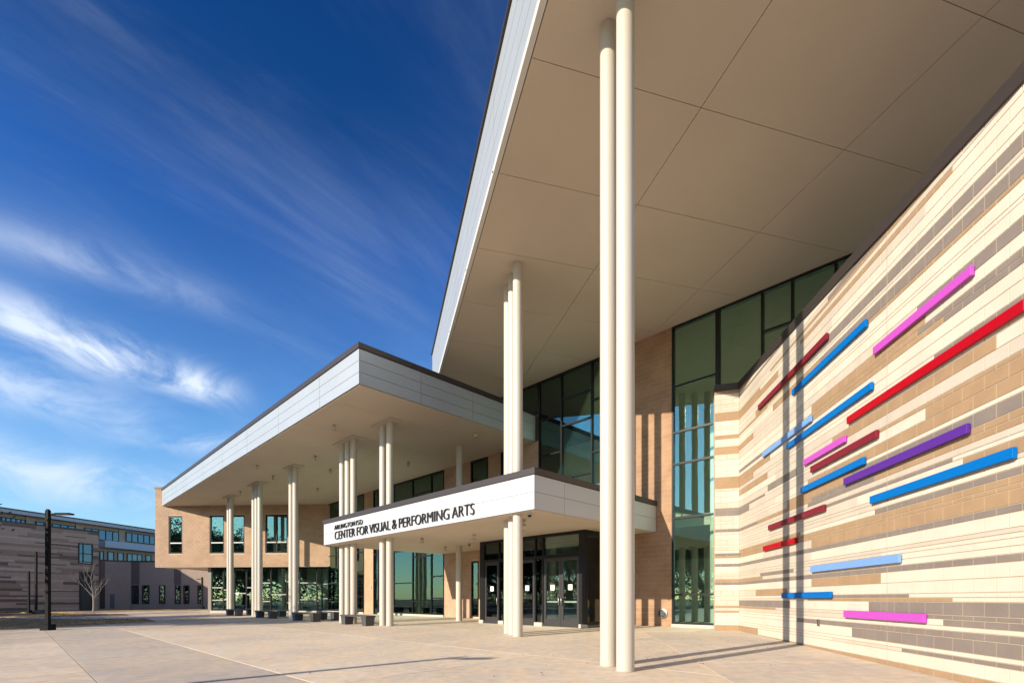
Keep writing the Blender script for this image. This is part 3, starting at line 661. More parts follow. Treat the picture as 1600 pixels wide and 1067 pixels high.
# ================================================================== COLUMNS
def column(x, y, z1, label, group, r=.162):
    z0 = gz(x, y)-.03
    root = thing('column', label, 'column', (x, y, z0), group)
    b = MB(); b.cyl(x, y, z0, z1, r, 48, cap=False); b.build('shaft', PAINT, root)
    c = MB(); c.cyl(x, y, z0+.028, z0+.05, r+.012, 48); c.build('sealant_ring', mat('sealant', (.5, .42, .32), .7), root)
def build_columns():
    column(2.04, 8.98, SB+.01, 'tall cream column beside the patterned wall, outer one of its pair', 'tall columns of the high canopy')
    column(1.86, 9.62, SB+.01, 'tall cream column beside the patterned wall, inner one of its pair', 'tall columns of the high canopy')
    for k, (x, y) in enumerate(((.19, 16.39), (.03, 17.0), (-.127, 17.62))):
        column(x, y, SB+.01, ['cream column piercing the entrance canopy, the trio member under its free corner', 'cream column piercing the entrance canopy, middle of the trio by its corner', 'cream column piercing the entrance canopy, trio member deepest behind its corner'][k], 'tall columns of the high canopy')
    names = [('pair rising through the middle of the lettered canopy', 2), ('trio rising through the far end of the lettered canopy', 3), ('pair standing between the long benches and the brick wing', 2), ('trio in front of the brick wing windows', 3), ('pair standing nearest the end of the brick wing', 2)]
    for g, (nm, n) in zip(COLS_A, names):
        for k, v in enumerate(g):
            p = UV(UC, v, 0)
            pos = ['end of it towards the doors', 'end of it towards the brick wing'] if n == 2 else ['end of it towards the doors', 'middle one', 'end of it towards the brick wing']
            column(p[0], p[1], SA-.045, 'cream column of the %s, %s' % (nm, pos[k]), 'columns of the wide canopy')
    p = UV(16.57, 20.5, 0); column(p[0], p[1], SA+.01, 'single cream column standing close to the brick wall left of the doors', 'columns of the wide canopy', .165)
build_columns()

# ================================================================== MAIN BUILDING
def sub_intervals(a, b, cuts):
    segs = [(a, b)]
    for c0, c1 in cuts:
        n = []
        for s, e in segs:
            if c1 <= s or c0 >= e: n.append((s, e)); continue
            if c0 > s: n.append((s, c0))
            if c1 < e: n.append((c1, e))
        segs = n
    return [x for x in segs if x[1]-x[0] > .01]
def block_wall(fr, x0, x1, yface, out, z0, z1, holes, root, matb, th=.3, name='brick_wall'):
    """blocks on plane y = yface of the frame, outward direction out (+1/-1 in y); holes: (x0, x1, z0, z1)"""
    core = MB(fr)
    zc = sorted({z0, z1, *[h[2] for h in holes], *[h[3] for h in holes]}); zc = [z for z in zc if z0 <= z <= z1]
    for a, b2 in zip(zc[:-1], zc[1:]):
        for s, e in sub_intervals(x0, x1, [(h[0], h[1]) for h in holes if h[2] < b2-.001 and h[3] > a+.001]):
            core.box(s, e, yface-out*.004, yface-out*th, a, b2)
    w = core.build(name, BMORT, root)
    m = MB(fr); L, H, g = .4064, .2032, .005; k = 0; z = z0
    while z < z1-.02:
        ze = min(z+H, z1); x = x0-(L/2 if k % 2 else 0)
        while x < x1:
            a, b2 = max(x, x0), min(x+L, x1)
            if b2-a > .03:
                for s, e in sub_intervals(a+g, b2-g, [(h[0], h[1]) for h in holes if h[2] < ze-.03 and h[3] > z+.03]):
                    y = yface; yo = yface+out*.0035
                    v = [(s, y, z+g), (e, y, z+g), (e, y, ze-g), (s, y, ze-g), (s+.003, yo, z+g+.003), (e-.003, yo, z+g+.003), (e-.003, yo, ze-g-.003), (s+.003, yo, ze-g-.003)]
                    m.add(v, [(4, 5, 6, 7), (0, 1, 5, 4), (1, 2, 6, 5), (2, 3, 7, 6), (3, 0, 4, 7)], 1 if random.random() < .16 else 0)
            x += L
        z = ze; k += 1
    stuff(m.build('block_courses', matb if isinstance(matb, list) else [matb, matb], w))
    return w
def glazing(fr, axis, pos, out, x0, x1, z0, z1, bays, root, name='curtain_wall', fw=.075, dp=.16, glass=GLASS, fm=FRAME, trans=None):
    """bays: list of (xa, xb, [transom heights]); builds the outer frame as the part; mullions, transoms and panes as sub-parts"""
    def bx(b, a, c, d0, d1, za, zb):
        if axis == 'y': b.box(pos+out*d0, pos+out*d1, a, c, za, zb)
        else: b.box(a, c, pos+out*d0, pos+out*d1, za, zb)
    fb = MB(fr)
    bx(fb, x0, x0+fw, -dp, .02, z0, z1); bx(fb, x1-fw, x1, -dp, .02, z0, z1); bx(fb, x0+fw, x1-fw, -dp, .018, z1-fw*1.3, z1); bx(fb, x0+fw, x1-fw, -dp, .018, z0, z0+fw)
    part = fb.build(name, fm, root)
    for i, (a, c, ts) in enumerate(bays):
        if i < len(bays)-1:
            m = MB(fr); bx(m, c-fw/2, c+fw/2, -dp, .024, z0+fw, z1-fw*1.3); m.build('mullion', fm, part)
        la = a+(fw if i == 0 else fw/2); lc = c-(fw if i == len(bays)-1 else fw/2)
        lev = [z0+fw]+[t for t in ts]+[z1-fw*1.3]
        for t in ts:
            m = MB(fr); bx(m, la, lc, -dp, .012, t-fw/2, t+fw/2); m.build('transom', trans or fm, part)
        for k in range(len(lev)-1):
            za = lev[k]+(fw/2 if k else 0); zb = lev[k+1]-(fw/2 if k < len(lev)-2 else 0)
            p = MB(fr); bx(p, la+.002, lc-.002, -.055, -.043, za+.002, zb-.002); p.build('pane', glass, part)
    return part
def door_leaf(fr, axis, pos, out, a, c, z0, z1, root, hinge, notice=True):
    """glazed metal door leaf; hinge = 0: hinge at a, 1: hinge at c"""
    def bx(b, s, e, d0, d1, za, zb):
        if axis == 'y': b.box(pos+out*d0, pos+out*d1, s, e, za, zb)
        else: b.box(s, e, pos+out*d0, pos+out*d1, za, zb)
    b = MB(fr); st = .125
    bx(b, a+.006, a+st, -.05, 0, z0, z1); bx(b, c-st, c-.006, -.05, 0, z0, z1); bx(b, a+st, c-st, -.049, -.001, z1-.14, z1-.003); bx(b, a+st, c-st, -.049, -.001, z0, z0+.3)
    leaf = b.build('door', DOORM, root)
    p = MB(fr); bx(p, a+st, c-st, -.031, -.021, z0+.3, z1-.14); p.build('pane', DGLASS, leaf)
    q = MB(fr); bx(q, a+st, c-st, -.1, -.06, z0+1.0, z0+1.07); q.build('push_bar', mat('pale push bar', (.7, .74, .68), .4), leaf)
    hx = (c-.07) if hinge == 0 else (a+.07)
    zc = z0+1.05
    pts = []
    for dz, d in ((-.16, 0), (-.155, .05), (-.13, .075), (0, .08), (.13, .075), (.155, .05), (.16, 0)):
        pts.append((pos+out*d, hx, zc+dz) if axis == 'y' else (hx, pos+out*d, zc+dz))
    h = MB(fr); h.tube(pts, .022, 8); h.build('handle', STEEL, leaf)
    if notice:
        n = MB(fr); m = (a+c)/2; bx(n, m-.11, m+.11, -.02, -.0185, z0+1.52, z0+1.75); n.build('paper_notice', PAPER, leaf)

def build_main():
    root = thing('arts_building', 'main buff block building with tall green glass and recessed entrance under canopies', 'building', UV(22, 20, 0))
    VF = lambda px: px_v(px, UF)
    zB, zA = SB+.0, SA+.0
    RU = Frame(0, 0, R(45))
    # a frame whose x runs along v and y along u, so block_wall can build the facade plane (outward = -u)
    class VU:
        def __call__(s, x, y, z): return UV(y, x, z)
    vu = VU()
    def bw(v0, v1, z0, z1, holes, m): return block_wall(vu, v0, v1, UF, -1, z0, z1, holes, root, m)
    PIER = [BRICK2, mat('pier block darker', (.365, .215, .125), .88, var=.1, vscale=1.4, grain=.12, gscale=90)]
    BUFF = [BRICK, mat('buff block darker', (.455, .29, .175), .88, var=.08, vscale=1.1, grain=.12, gscale=90)]
    bw(9.73, 12.25, -.05, zB+.02, [], PIER)
    # --- glazed bays right of the pier
    c = CAMZ
    glazing(UV, 'y', UF, -1, 7.88, 9.73, .12, zB, [(7.88, 9.73, [c+.17, c+3.24, c+5.42, c+6.7, c+8.54])], root)
    s = MB(UV); s.box(UF-.06, UF+.2, 7.6, 9.74, -.06, .115); s.build('sill', CONC, root, .006)
    glazing(UV, 'y', UF+.0, -1, 1.5, 7.876, c+7.6, zB, [(1.5, 4.03, [c+9.3]), (4.03, 5.31, [c+9.3]), (5.31, 6.28, [c+9.5]), (6.28, 7.876, [])], root)
    w = MB(UV); w.box(UF+.02, UF+.25, 1.4, 7.86, -.1, c+7.58); w.build('backing_wall', INTW, root)
    # --- upper glazing over the entrance canopy
    z0 = SCZ+1.3
    glazing(UV, 'y', UF, -1, 12.26, 16.98, z0, zB, [(12.26, 13.7, [c+6.75, c+9.15]), (13.7, 15.5, [c+5.85, c+8.39, c+9.66]), (15.5, 16.98, [c+7.18, c+9.0])], root)
    glazing(UV, 'y', UF, -1, 16.984, 26.0, SA+1.4, zB, [(16.984, 18.8, []), (18.8, 20.6, []), (20.6, 22.4, []), (22.4, 24.2, []), (24.2, 26.0, [])], root)
    # --- buff wall under the wide canopy with its windows
    bw(16.984, 24.84, -.05, zA+.03, [(20.8, 22.3, SCZ+1.0, zA-.02), (19.3, 19.76, SCZ+1.0, zA-.02), (21.6, 22.25, .1, 3.3)], BUFF)
    bw(12.26, 16.98, -.05, SCZ+1.29, [(12.3, 16.9, 0, 3.8)], BUFF)
    glazing(UV, 'y', UF, -1, 20.8, 22.3, SCZ+1.0, zA-.02, [(20.8, 22.3, [])], root, 'window')
    glazing(UV, 'y', UF, -1, 19.3, 19.76, SCZ+1.0, zA-.02, [(19.3, 19.76, [])], root, 'window')
    glazing(UV, 'y', UF, -1, 21.6, 22.25, .1, 3.3, [(21.6, 22.25, [1.1])], root, 'window')
    # --- tall glazing, left bay
    glazing(UV, 'y', UF, -1, 24.86, 32.7, .12, zA-.02, [(24.86, 26.2, [1.17, 2.55, 4.6]), (26.2, 28.3, [.95, 3.9, c+6.9]), (28.3, 30.7, [.6, 2.2, 4.4, c+6.6]), (30.7, 32.7, [.9, 3.0, 5.0])], root)
    s = MB(UV); s.box(UF-.08, UF+.2, 24.85, 32.7, -.06, .115); s.build('sill', CONC, root, .006)
    bw(33.45, 34.8, -.05, zA+.02, [], BUFF)
    glazing(UV, 'y', UF, -1, 32.72, 33.43, .0, zA-.02, [(32.72, 33.43, [2.5, 4.4])], root)
    glazing(UV, 'y', UF, -1, 34.82, 41.0, .12, zA-.02, [(34.82, 36.4, [1.3, 3.2, 4.7]), (36.4, 38.4, [1.3, 3.2, 5.4]), (38.4, 41.0, [.9, 2.4, 4.7])], root)
    s = MB(UV); s.box(UF-.08, UF+.2, 34.82, 41, -.06, .115); s.build('sill', CONC, root, .006)
    b = MB(UV); b.box(UF-.05, UF, 33.7, 33.8, 1.9, 2.1); b.build('card_reader', CONC, root)
    # --- round steel hatch on the pier
    h = MB(); vv, zz = px_v(1036, UF), CAMZ+(HY-958)/F*(UF*2*S2/(1+(1036-CX)/F)); n = 32
    for r0, d0, r1, d1 in ((.2, 0, .2, .05), (.2, .05, .165, .06), (.165, .06, .16, .03), (.16, .03, .0, .045)):
        ring = []
        for rr, dd in ((r0, d0), (r1, d1)):
            ring += [UV(UF-.004-dd, vv+rr*math.cos(2*math.pi*i/n), zz+rr*math.sin(2*math.pi*i/n)) for i in range(n)]
        h.add(ring, [(i, (i+1) % n, n+(i+1) % n, n+i) for i in range(n)], 0, True)
    ho = h.build('round_hatch', STEEL, root)
    h = MB(); ring = [UV(UF-.004-.047, vv+.15*math.cos(2*math.pi*i/n), zz+.15*math.sin(2*math.pi*i/n)) for i in range(n)]+[UV(UF-.004-.066, vv+.1*math.cos(2*math.pi*i/n), zz+.1*math.sin(2*math.pi*i/n)) for i in range(n)]
    h.add(ring, [(i, (i+1) % n, n+(i+1) % n, n+i) for i in range(n)]+[tuple(range(n, 2*n))], 0); h.build('hatch_cover', mat('dark hatch', (.07, .075, .08), .5, metal=.4), ho)
    # --- entrance vestibule
    UVb = 16.1; zt = SCZ-.01; DH = 2.9
    zf = ground_z(UVb)
    ves = MB(UV)
    for v0, v1 in ((11.98, 12.3), (14.2, 14.27), (14.65, 14.72), (16.6, 16.66), (16.96, 17.0), (18.0, 18.32)):
        ves.box(UVb-.0, UVb+.16, v0, v1, .1, zt)
    ves.box(UVb+.002, UVb+.158, 12.3, 18.0, DH+zf, DH+zf+.13); ves.box(UVb+.004, UVb+.155, 12.3, 18.0, zt-.12, zt)
    ves.box(UVb+.16, UF, 11.98, 12.06, zt-.12, zt); ves.box(UVb+.16, UF, 11.98, 12.06, .06, .2); ves.box(UF-.12, UF-.005, 11.976, 12.062, .06, zt)
    ves.box(UVb+.16, UF, 18.24, 18.32, zt-.12, zt); ves.box(UVb+.16, UF, 18.24, 18.32, .06, .2); ves.box(UVb+1.3, UVb+1.36, 18.238, 18.322, .2, zt-.12)
    part = ves.build('vestibule', FRAME, root)
    for v0, v1 in ((12.3, 14.2), (14.27, 14.65), (14.72, 16.6), (16.66, 16.96), (17.0, 18.0)):
        p = MB(UV); p.box(UVb+.06, UVb+.072, v0, v1, DH+zf+.13, zt-.12); p.build('pane', DGLASS, part)
    for v0, v1 in ((14.27, 14.65), (16.66, 16.96)):
        p = MB(UV); p.box(UVb+.06, UVb+.072, v0, v1, .12, DH+zf); p.build('pane', DGLASS, part)
    p = MB(UV); p.box(UVb+.16, UF-.12, 12.015, 12.027, .2, zt-.12); p.build('pane', DGLASS, part)
    p = MB(UV); p.box(UVb+.16, UF, 18.27, 18.282, .2, zt-.12); p.build('pane', DGLASS, part)
    for v0, v1 in ((11.96, 12.3), (14.2, 14.72), (16.6, 17.0), (18.0, 18.36)):
        k = MB(UV); k.box(UVb-.07, UVb+.2, v0+.03, v1-.03, zf-.05, .11); k.build('base_block', CONC, part, .01)
    for a, c2, hg in ((12.3, 13.25, 0), (13.25, 14.2, 1), (14.72, 15.66, 0), (15.66, 16.6, 1), (17.0, 18.0, 1)):
        door_leaf(UV, 'y', UVb+.03, -1, a, c2, zf+.012, zf+DH, root, hg)
    # --- interior: floors, back wall, slab edge and pale columns seen through the glass
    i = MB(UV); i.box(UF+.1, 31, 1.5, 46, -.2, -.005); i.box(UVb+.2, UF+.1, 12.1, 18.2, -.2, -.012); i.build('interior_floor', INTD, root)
    i = MB(UV); i.box(28.5, 28.7, 1.5, 46, 0, SB); i.box(UF+.3, 28.5, 1.3, 1.5, 0, SB); i.box(UF+.3, 28.5, 45.8, 46, 0, SA+1); i.build('interior_wall', INTW, root)
    i = MB(UV); i.box(21.0, 28.5, 1.5, 18.8, 4.3, 4.8); i.box(20.2, 28.5, 18.8, 45.8, 4.3, 4.8); i.build('upper_floor', INTW, root)
    i = MB(UV); i.box(UF+.12, 31, 27.6, 46.2, SA+1.3, SA+1.5); i.box(UF+.12, 31, 1.2, 27.6, SB+.2, SB+.3); i.build('roof', JOINT, root)
    for v in (8.6, 13.2, 17.6, 22.8, 27.2, 31.4, 36.2):
        k = MB(UV); k.cyl(20.6, v, -.01, SA, .28, 24); k.build('interior_column', INTC, root)
    for v0, v1, u in ((10.0, 16.5, 25.0), (24.0, 30.0, 25.5)):
        k = MB(UV); k.box(u, u+.2, v0, v1, 0, 3.2); k.build('interior_partition', INTC, root)
    # --- brick wing at the far end, raised over a glazed ground floor
    d = (BX1-BX0); ln = d.length; ang = math.atan2(d.y, d.x); bf = Frame(BX0.x, BX0.y, ang)     # x along the wing away from the doors
    tst = Vector(bf(0, 1, 0)[:2])-BX0; out = 1 if tst.y < 0 else -1                              # outward towards the camera
    zb0, zt2 = CAMZ+2.78, CAMZ+9.55
    def sx(px):                                    # photo column -> distance along the wing
        r = (px-CX)/F; return (r*BX0.y-BX0.x)/(d.x/ln-r*d.y/ln)
    wz0, wz1, wt = CAMZ+3.9, CAMZ+7.17, CAMZ+4.82
    wins = [(263.5, 285), (327.5, 350), (359, 382), (414.5, 449)]
    holes = [(sx(b2), sx(a), wz0, wz1) for a, b2 in wins]
    block_wall(bf, 0, ln, 0, out, zb0, zt2, holes, root, BUFF)
    cp = MB(bf); cp.box(ln-1.0, ln+.08, out*.06, -out*6, zt2, zt2+.16); cp.build('parapet_coping', COPE, root)
    e = MB(bf); e.box(ln-.3, ln, -out*.31, -out*12, zb0, zt2); e.box(0, ln, -out*.31, -out*10, zb0+.02, zb0+.25); e.box(0, ln, -out*9.8, -out*10, zb0+.25, zt2); e.build('wing_shell', BRICK, root)
    e = MB(bf); e.box(.3, ln, -out*.02, -out*3, zb0-.05, zb0+.002); e.build('wing_soffit', SOFFIT, root)
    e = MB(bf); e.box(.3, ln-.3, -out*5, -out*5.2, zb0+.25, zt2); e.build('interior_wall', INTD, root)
    e = MB(bf); e.box(.0, ln, -out*.35, -out*10, zt2-.3, zt2-.1); e.build('roof', JOINT, root)
    for (a, b2), hl in zip(wins, holes):
        bays = [(hl[0], hl[1], [wt])] if b2-a < 30 else [(hl[0], (hl[0]+hl[1])/2, [wt]), ((hl[0]+hl[1])/2, hl[1], [wt])]
        glazing(bf, 'x', -out*.06, out, hl[0], hl[1], wz0, wz1, bays, root, 'window', fw=.1, trans=ALU)
    # glazed ground floor below the wing
    yr = -out*.75; g0 = -.02
    def sg(px):
        r = (px-CX)/F; o = bf(0, yr, 0); return (r*o[1]-o[0])/(d.x/ln-r*d.y/ln)
    ms = [sg(p) for p in (525, 503, 495, 468, 448, 423, 398, 385, 366, 349, 330)]
    tr = [[1.15, 2.4], [.95, 2.3], [1.05, 2.5], [.8, 2.6], [1.5], [.9, 2.5], [1.5, 2.1], [1.6], [1.05, 1.9], [1.0, 2.1]]
    glazing(bf, 'x', yr, out, ms[0], ms[-1], g0+.12, zb0-.05, [(ms[k], ms[k+1], tr[k]) for k in range(len(ms)-1)], root, trans=ALU, fw=.09)
    e = MB(bf); e.box(ms[0], ms[-1]+.05, yr+out*.1, yr-out*.2, -.3, g0+.115); e.build('sill', CONC, root, .006)
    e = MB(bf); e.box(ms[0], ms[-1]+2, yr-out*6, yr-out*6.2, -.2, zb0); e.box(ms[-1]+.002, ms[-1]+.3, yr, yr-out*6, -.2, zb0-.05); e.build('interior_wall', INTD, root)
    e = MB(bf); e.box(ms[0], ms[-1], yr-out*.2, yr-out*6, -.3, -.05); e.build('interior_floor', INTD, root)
    for px in (345, 427, 497):
        k = MB(bf); k.cyl(sg(px), yr-out*1.2, -.05, zb0, .22, 20); k.build('interior_column', INTC, root)
    for px in (371, 409):
        s0 = sg(px); k = MB(bf); k.box(s0-.12, s0+.12, yr+out*.025, yr+out*.028, 1.45, 1.68); k.build('paper_notice', PAPER, root)
build_main()

# ================================================================== BENCHES
def build_benches():
    src = None
    spots = [(11.55, 20.65, 23.2, 'charcoal bench between the column pair and trio below the lettered canopy'),
             (11.55, 26.3, 29.2, 'charcoal bench on the sunny side, between the lettered canopy and the next column pair'),
             (13.0, 26.9, 29.2, 'charcoal bench on the building side, behind the sunlit bench by the lettered canopy'),
             (11.55, 32.5, 35.4, 'charcoal bench on the open side between the third pair and the far trio'),
             (13.0, 33.0, 35.5, 'charcoal bench on the building side between the third pair and the far trio'),
             (11.55, 39.2, 41.8, 'charcoal bench on the open side beside the last column pair'),
             (13.0, 39.6, 42.0, 'charcoal bench on the building side near the glazed ground floor of the wing')]
    for u, v0, v1, lab in spots:
        z = ground_z(u); root = thing('bench', lab, 'bench', UV(u, (v0+v1)/2, z), 'charcoal benches between the columns')
        b = MB(UV); b.box(u-.25, u+.25, v0, v1, z+.4, z+.47); b.build('seat', BENCH, root, .008)
        for vv in (v0+.05, v1-.5):
            k = MB(UV); w = .04
            k.add([(u-.2, vv+w, z-.02), (u+.2, vv+w, z-.02), (u+.2, vv+.45-w, z-.02), (u-.2, vv+.45-w, z-.02), (u-.23, vv, z+.4), (u+.23, vv, z+.4), (u+.23, vv+.45, z+.4), (u-.23, vv+.45, z+.4)],
                  [(0, 3, 2, 1), (4, 5, 6, 7), (0, 1, 5, 4), (1, 2, 6, 5), (2, 3, 7, 6), (3, 0, 4, 7)])
            k.build('leg', BENCH, root)
build_benches()

# ================================================================== LAMPS
def lamp(x, y, h, label, arm=1.1, sgn=1, z=None):
    z = gz(x, y) if z is None else z
    root = thing('lamp_post', label, 'lamp post', (x, y, z), 'square black lamp posts')
    b = MB(); b.box(x-.2, x+.2, y-.2, y+.2, z-.02, z+.27); b.build('base_cover', POLE, root, .02)
    b = MB(); b.box(x-.075, x+.075, y-.075, y+.075, z+.2, z+h); b.build('pole', POLE, root, .008)
    b = MB(); b.box(x-.05, x+.05, y-.05, y+.05, z+h, z+h+.05); b.build('pole_cap', POLE, root, .006)
    b = MB(); xa, xb = sorted((x+sgn*.07, x+sgn*(arm*.45))); b.box(xa, xb, y-.03, y+.03, z+h-.19, z+h-.13); b.build('arm', POLE, root)
    b = MB(); xa, xb = sorted((x+sgn*(arm*.4), x+sgn*arm)); b.box(xa, xb, y-.16, y+.16, z+h-.2, z+h-.128); o = b.build('lamp_head', POLE, root, .01)
    b = MB(); b.box(xa+.1, xb-.05, y-.12, y+.12, z+h-.206, z+h-.199); b.build('lens', mat('lamp lens', (.6, .6, .58), .3), o)
def build_lamps():
    x, y = px_on_ground(75, 984); lamp(x, y, (984-797)/F*y, 'tallest black lamp post standing at the edge of the brown lawn', 1.05)
    x, y = px_on_ground(56.5, 959.5); lamp(x, y, (959.5-862)/F*y, 'black lamp post with an overlapping planter box at its foot', 1.05)
    b = MB(); zz = gz(x, y); b.box(x+.25, x+1.0, y-.35, y+.35, zz-.02, zz+.4); o = thing('planter_box', 'dark planter box beside the middle lamp post', 'planter', (x+.9, y, zz)); b.build('box', BENCH, o, .03)
    b = MB(); b.box(x+.31, x+.94, y-.29, y+.29, zz+.39, zz+.41); b.build('soil', mat('soil', (.06, .045, .03), .95), o)
    x, y = (45-CX)/F*49.5, 49.5; lamp(x, y, 4.1, 'smallest black lamp post standing against the striped wall', 1.2)
    x, y = (316-CX)/F*57, 57; lamp(x, y, 3.6, 'thin dark lamp post in front of the low grey wall', .6, -1)
    # the post outside the view whose long shadow crosses the foreground
    tip = px_on_ground(735, 1024.5); L = 5.3/math.tan(R(SUN_EL)); lamp(tip[0]-math.sin(R(SUN_AZ))*L, tip[1]-math.cos(R(SUN_AZ))*L, 5.3, 'black lamp post whose thin long shadow crosses the plaza foreground')
build_lamps()

# ================================================================== FAR BUILDINGS
def quadplane(p0, p1):
    d = Vector(p1)-Vector(p0); return Frame(p0[0], p0[1], math.atan2(d.y, d.x)), d.length
def far_window(fr, x0, x1, z0, z1, y, root, mull=(), bars=(), out=-1):
    w = max(.05, .1)
    b = MB(fr)
    b.box(x0, x0+w, y, y+out*.06, z0, z1); b.box(x1-w, x1, y, y+out*.06, z0, z1); b.box(x0+w, x1-w, y, y+out*.058, z0, z0+w); b.box(x0+w, x1-w, y, y+out*.058, z1-w, z1)
    for m in mull: b.box(m-.05, m+.05, y, y+out*.062, z0+w, z1-w)
    for h in bars: b.box(x0+w, x1-w, y, y+out*.056, h-.04, h+.04)
    f = b.build('window', FRAME, root)
    xs = [x0+w]+list(mull)+[x1-w]
    for a, c in zip(xs[:-1], xs[1:]):
        p = MB(fr); p.box(a+.05, c-.05, y+out*.012, y+out*.02, z0+w, z1-w); p.build('pane', FGLASS, f)
def build_far():
    rnd = random.Random(21)
    # ---- striped block
    p0, p1 = (-51.3, 50.0), (-48.2, 58.2)
    fr, ln = quadplane(p0, p1)
    o1 = Vector(fr(0, 1, 0)[:2])-Vector(p0); out = 1 if o1.x > 0 else -1      # faces the plaza
    top = CAMZ+7.72; z0 = -.6
    root = thing('striped_building', 'shaded building clad in long grey-brown block stripes with a tan upper floor', 'building', fr(ln/2, -out*3, z0))
    x_start = -2.0
    core = MB(fr); core.box(x_start, ln, -out*.05, -out*12, z0, top); core.build('wall', FBR[1], root)
    st = MB(fr); z = z0; k = 0
    def sx(px):
        r = (px-CX)/F; d = Vector(p1)-Vector(p0); return (r*p0[1]-p0[0])/(d.x/ln-r*d.y/ln)
    wx0, wx1 = sx(122), sx(145); dx0, dx1 = sx(123.5), sx(145)
    def zpx(py, px):
        r = (px-CX)/F; s = sx(px); y = fr(s, 0, 0)[1]; return CAMZ+(HY-py)/F*y
    wz0, wz1 = zpx(881, 133), zpx(849, 133); dz1 = zpx(893, 133)
    while z < top-.01:
        h = rnd.choice((.1, .2, .2, .3)); ze = min(z+h, top); x = x_start+rnd.uniform(-4, 0)
        while x < ln:
            l = rnd.choice((1.2, 2.0, 2.8, 4.4, 6.0)); mi = rnd.choices((0, 1, 2, 3), (5, 3, 2.2, 1.2))[0]
            cuts = []
            if wz0 < ze-.02 and wz1 > z+.02: cuts.append((wx0, wx1))
            if dz1 > z+.02: cuts.append((dx0, dx1))
            for s, e in sub_intervals(max(x, x_start), min(x+l, ln), cuts):
                st.box(s, e, -out*.04, out*(.0+.006*rnd.random()), z+.004, ze-.004, mi)
            x += l
        z = ze
    stuff(st.build('block_courses', FBR, root))
    cp = MB(fr); cp.box(x_start, ln+.05, out*.06, -out*12, top, top+.14); cp.build('coping', COPE, root)
    far_window(fr, wx0, wx1, wz0, wz1, -out*.02, root, mull=[wx0+(wx1-wx0)*.33], bars=[(wz0+wz1)/2, wz0+.25], out=out)
    e = MB(fr); e.box(dx0, dx1, -out*.04, out*.012, z0, dz1); e.build('entrance_shade_panel', FRAME, root)  # flat black panel on the wall, standing for the shade of the entrance
    d = MB(fr); d.box(dx0+.2, dx1-.2, out*.014, out*.03, z0+.25, z0+3); dd = d.build('door', DOORM, root)
    # ---- set back upper floors with the long pale fascia
    q0, q1 = (-55.4, 54.0), (-49.9, 77.2)
    f2, l2 = quadplane(q0, q1)
    o2 = Vector(f2(0, 1, 0)[:2])-Vector(q0); ou = 1 if o2.x > 0 else -1
    def s2(px):
        r = (px-CX)/F; d = Vector(q1)-Vector(q0); return (r*q0[1]-q0[0])/(d.x/l2-r*d.y/l2)
    def z2(py, px): return CAMZ+(HY-py)/F*f2(s2(px), 0, 0)[1]
    tp = z2(793.5, 0)
    b = MB(f2); b.box(-4, l2+6, 0, -ou*10, z0, tp-.3); b.build('upper_wall', FTAN, root)
    b = MB(f2); b.box(-4.5, l2+6, ou*.9, -ou*10, tp-.5, tp-.12); b.build('fascia', FWHITE, root)
    b = MB(f2); b.box(-4.6, l2+6, ou*.98, -ou*10, tp-.119, tp); b.build('coping', COPE, root)
    for a, c in ((0.5, 40), (55, 118), (131, 186)):
        x0, x1 = s2(a), s2(c); n = 5; zt = z2(827, 157); zb = z2(843.5, 157)
        far_window(f2, x0, x1, zb, zt, ou*.02, root, mull=[x0+(x1-x0)*k/n for k in range(1, n)], out=ou)
    x0, x1 = s2(196), s2(242); far_window(f2, x0, x1, z2(848, 215), z2(833.5, 215), ou*.02, root, mull=[x0+(x1-x0)*k/5 for k in range(1, 5)], out=ou)
    for px in (44, 121, 188, 252):
        x0 = s2(px); b = MB(f2); b.box(x0-.25, x0+.25, ou*.12, -ou*.2, z2(843.5, 157), tp-.51); b.build('pilaster', FTAN, root)
    b = MB(f2); b.box(s2(154), l2+6, ou*1.1, -ou*.1, z2(859, 200), z2(849, 200)); b.build('lower_fascia', FWHITE, root)
    for a, c, n in ((155, 162, 1), (167.5, 178, 1), (183, 193, 1), (198, 222, 3), (227, 236, 1)):
        x0, x1 = s2(a), s2(c); far_window(f2, x0, x1, z2(880, 200), z2(864, 200), ou*.02, root, mull=[x0+(x1-x0)*k/n for k in range(1, n)], out=ou)
    # ---- low grey block
    g0 = -.6; gt = CAMZ+4.42
    r2 = thing('grey_building', 'low grey windowed block attached to the striped building', 'building', (-42, 62, g0))
    segs = [((-48.4, 58.3), (-46.0, 60.2)), ((-46.0, 60.2), (-31.0, 60.9))]
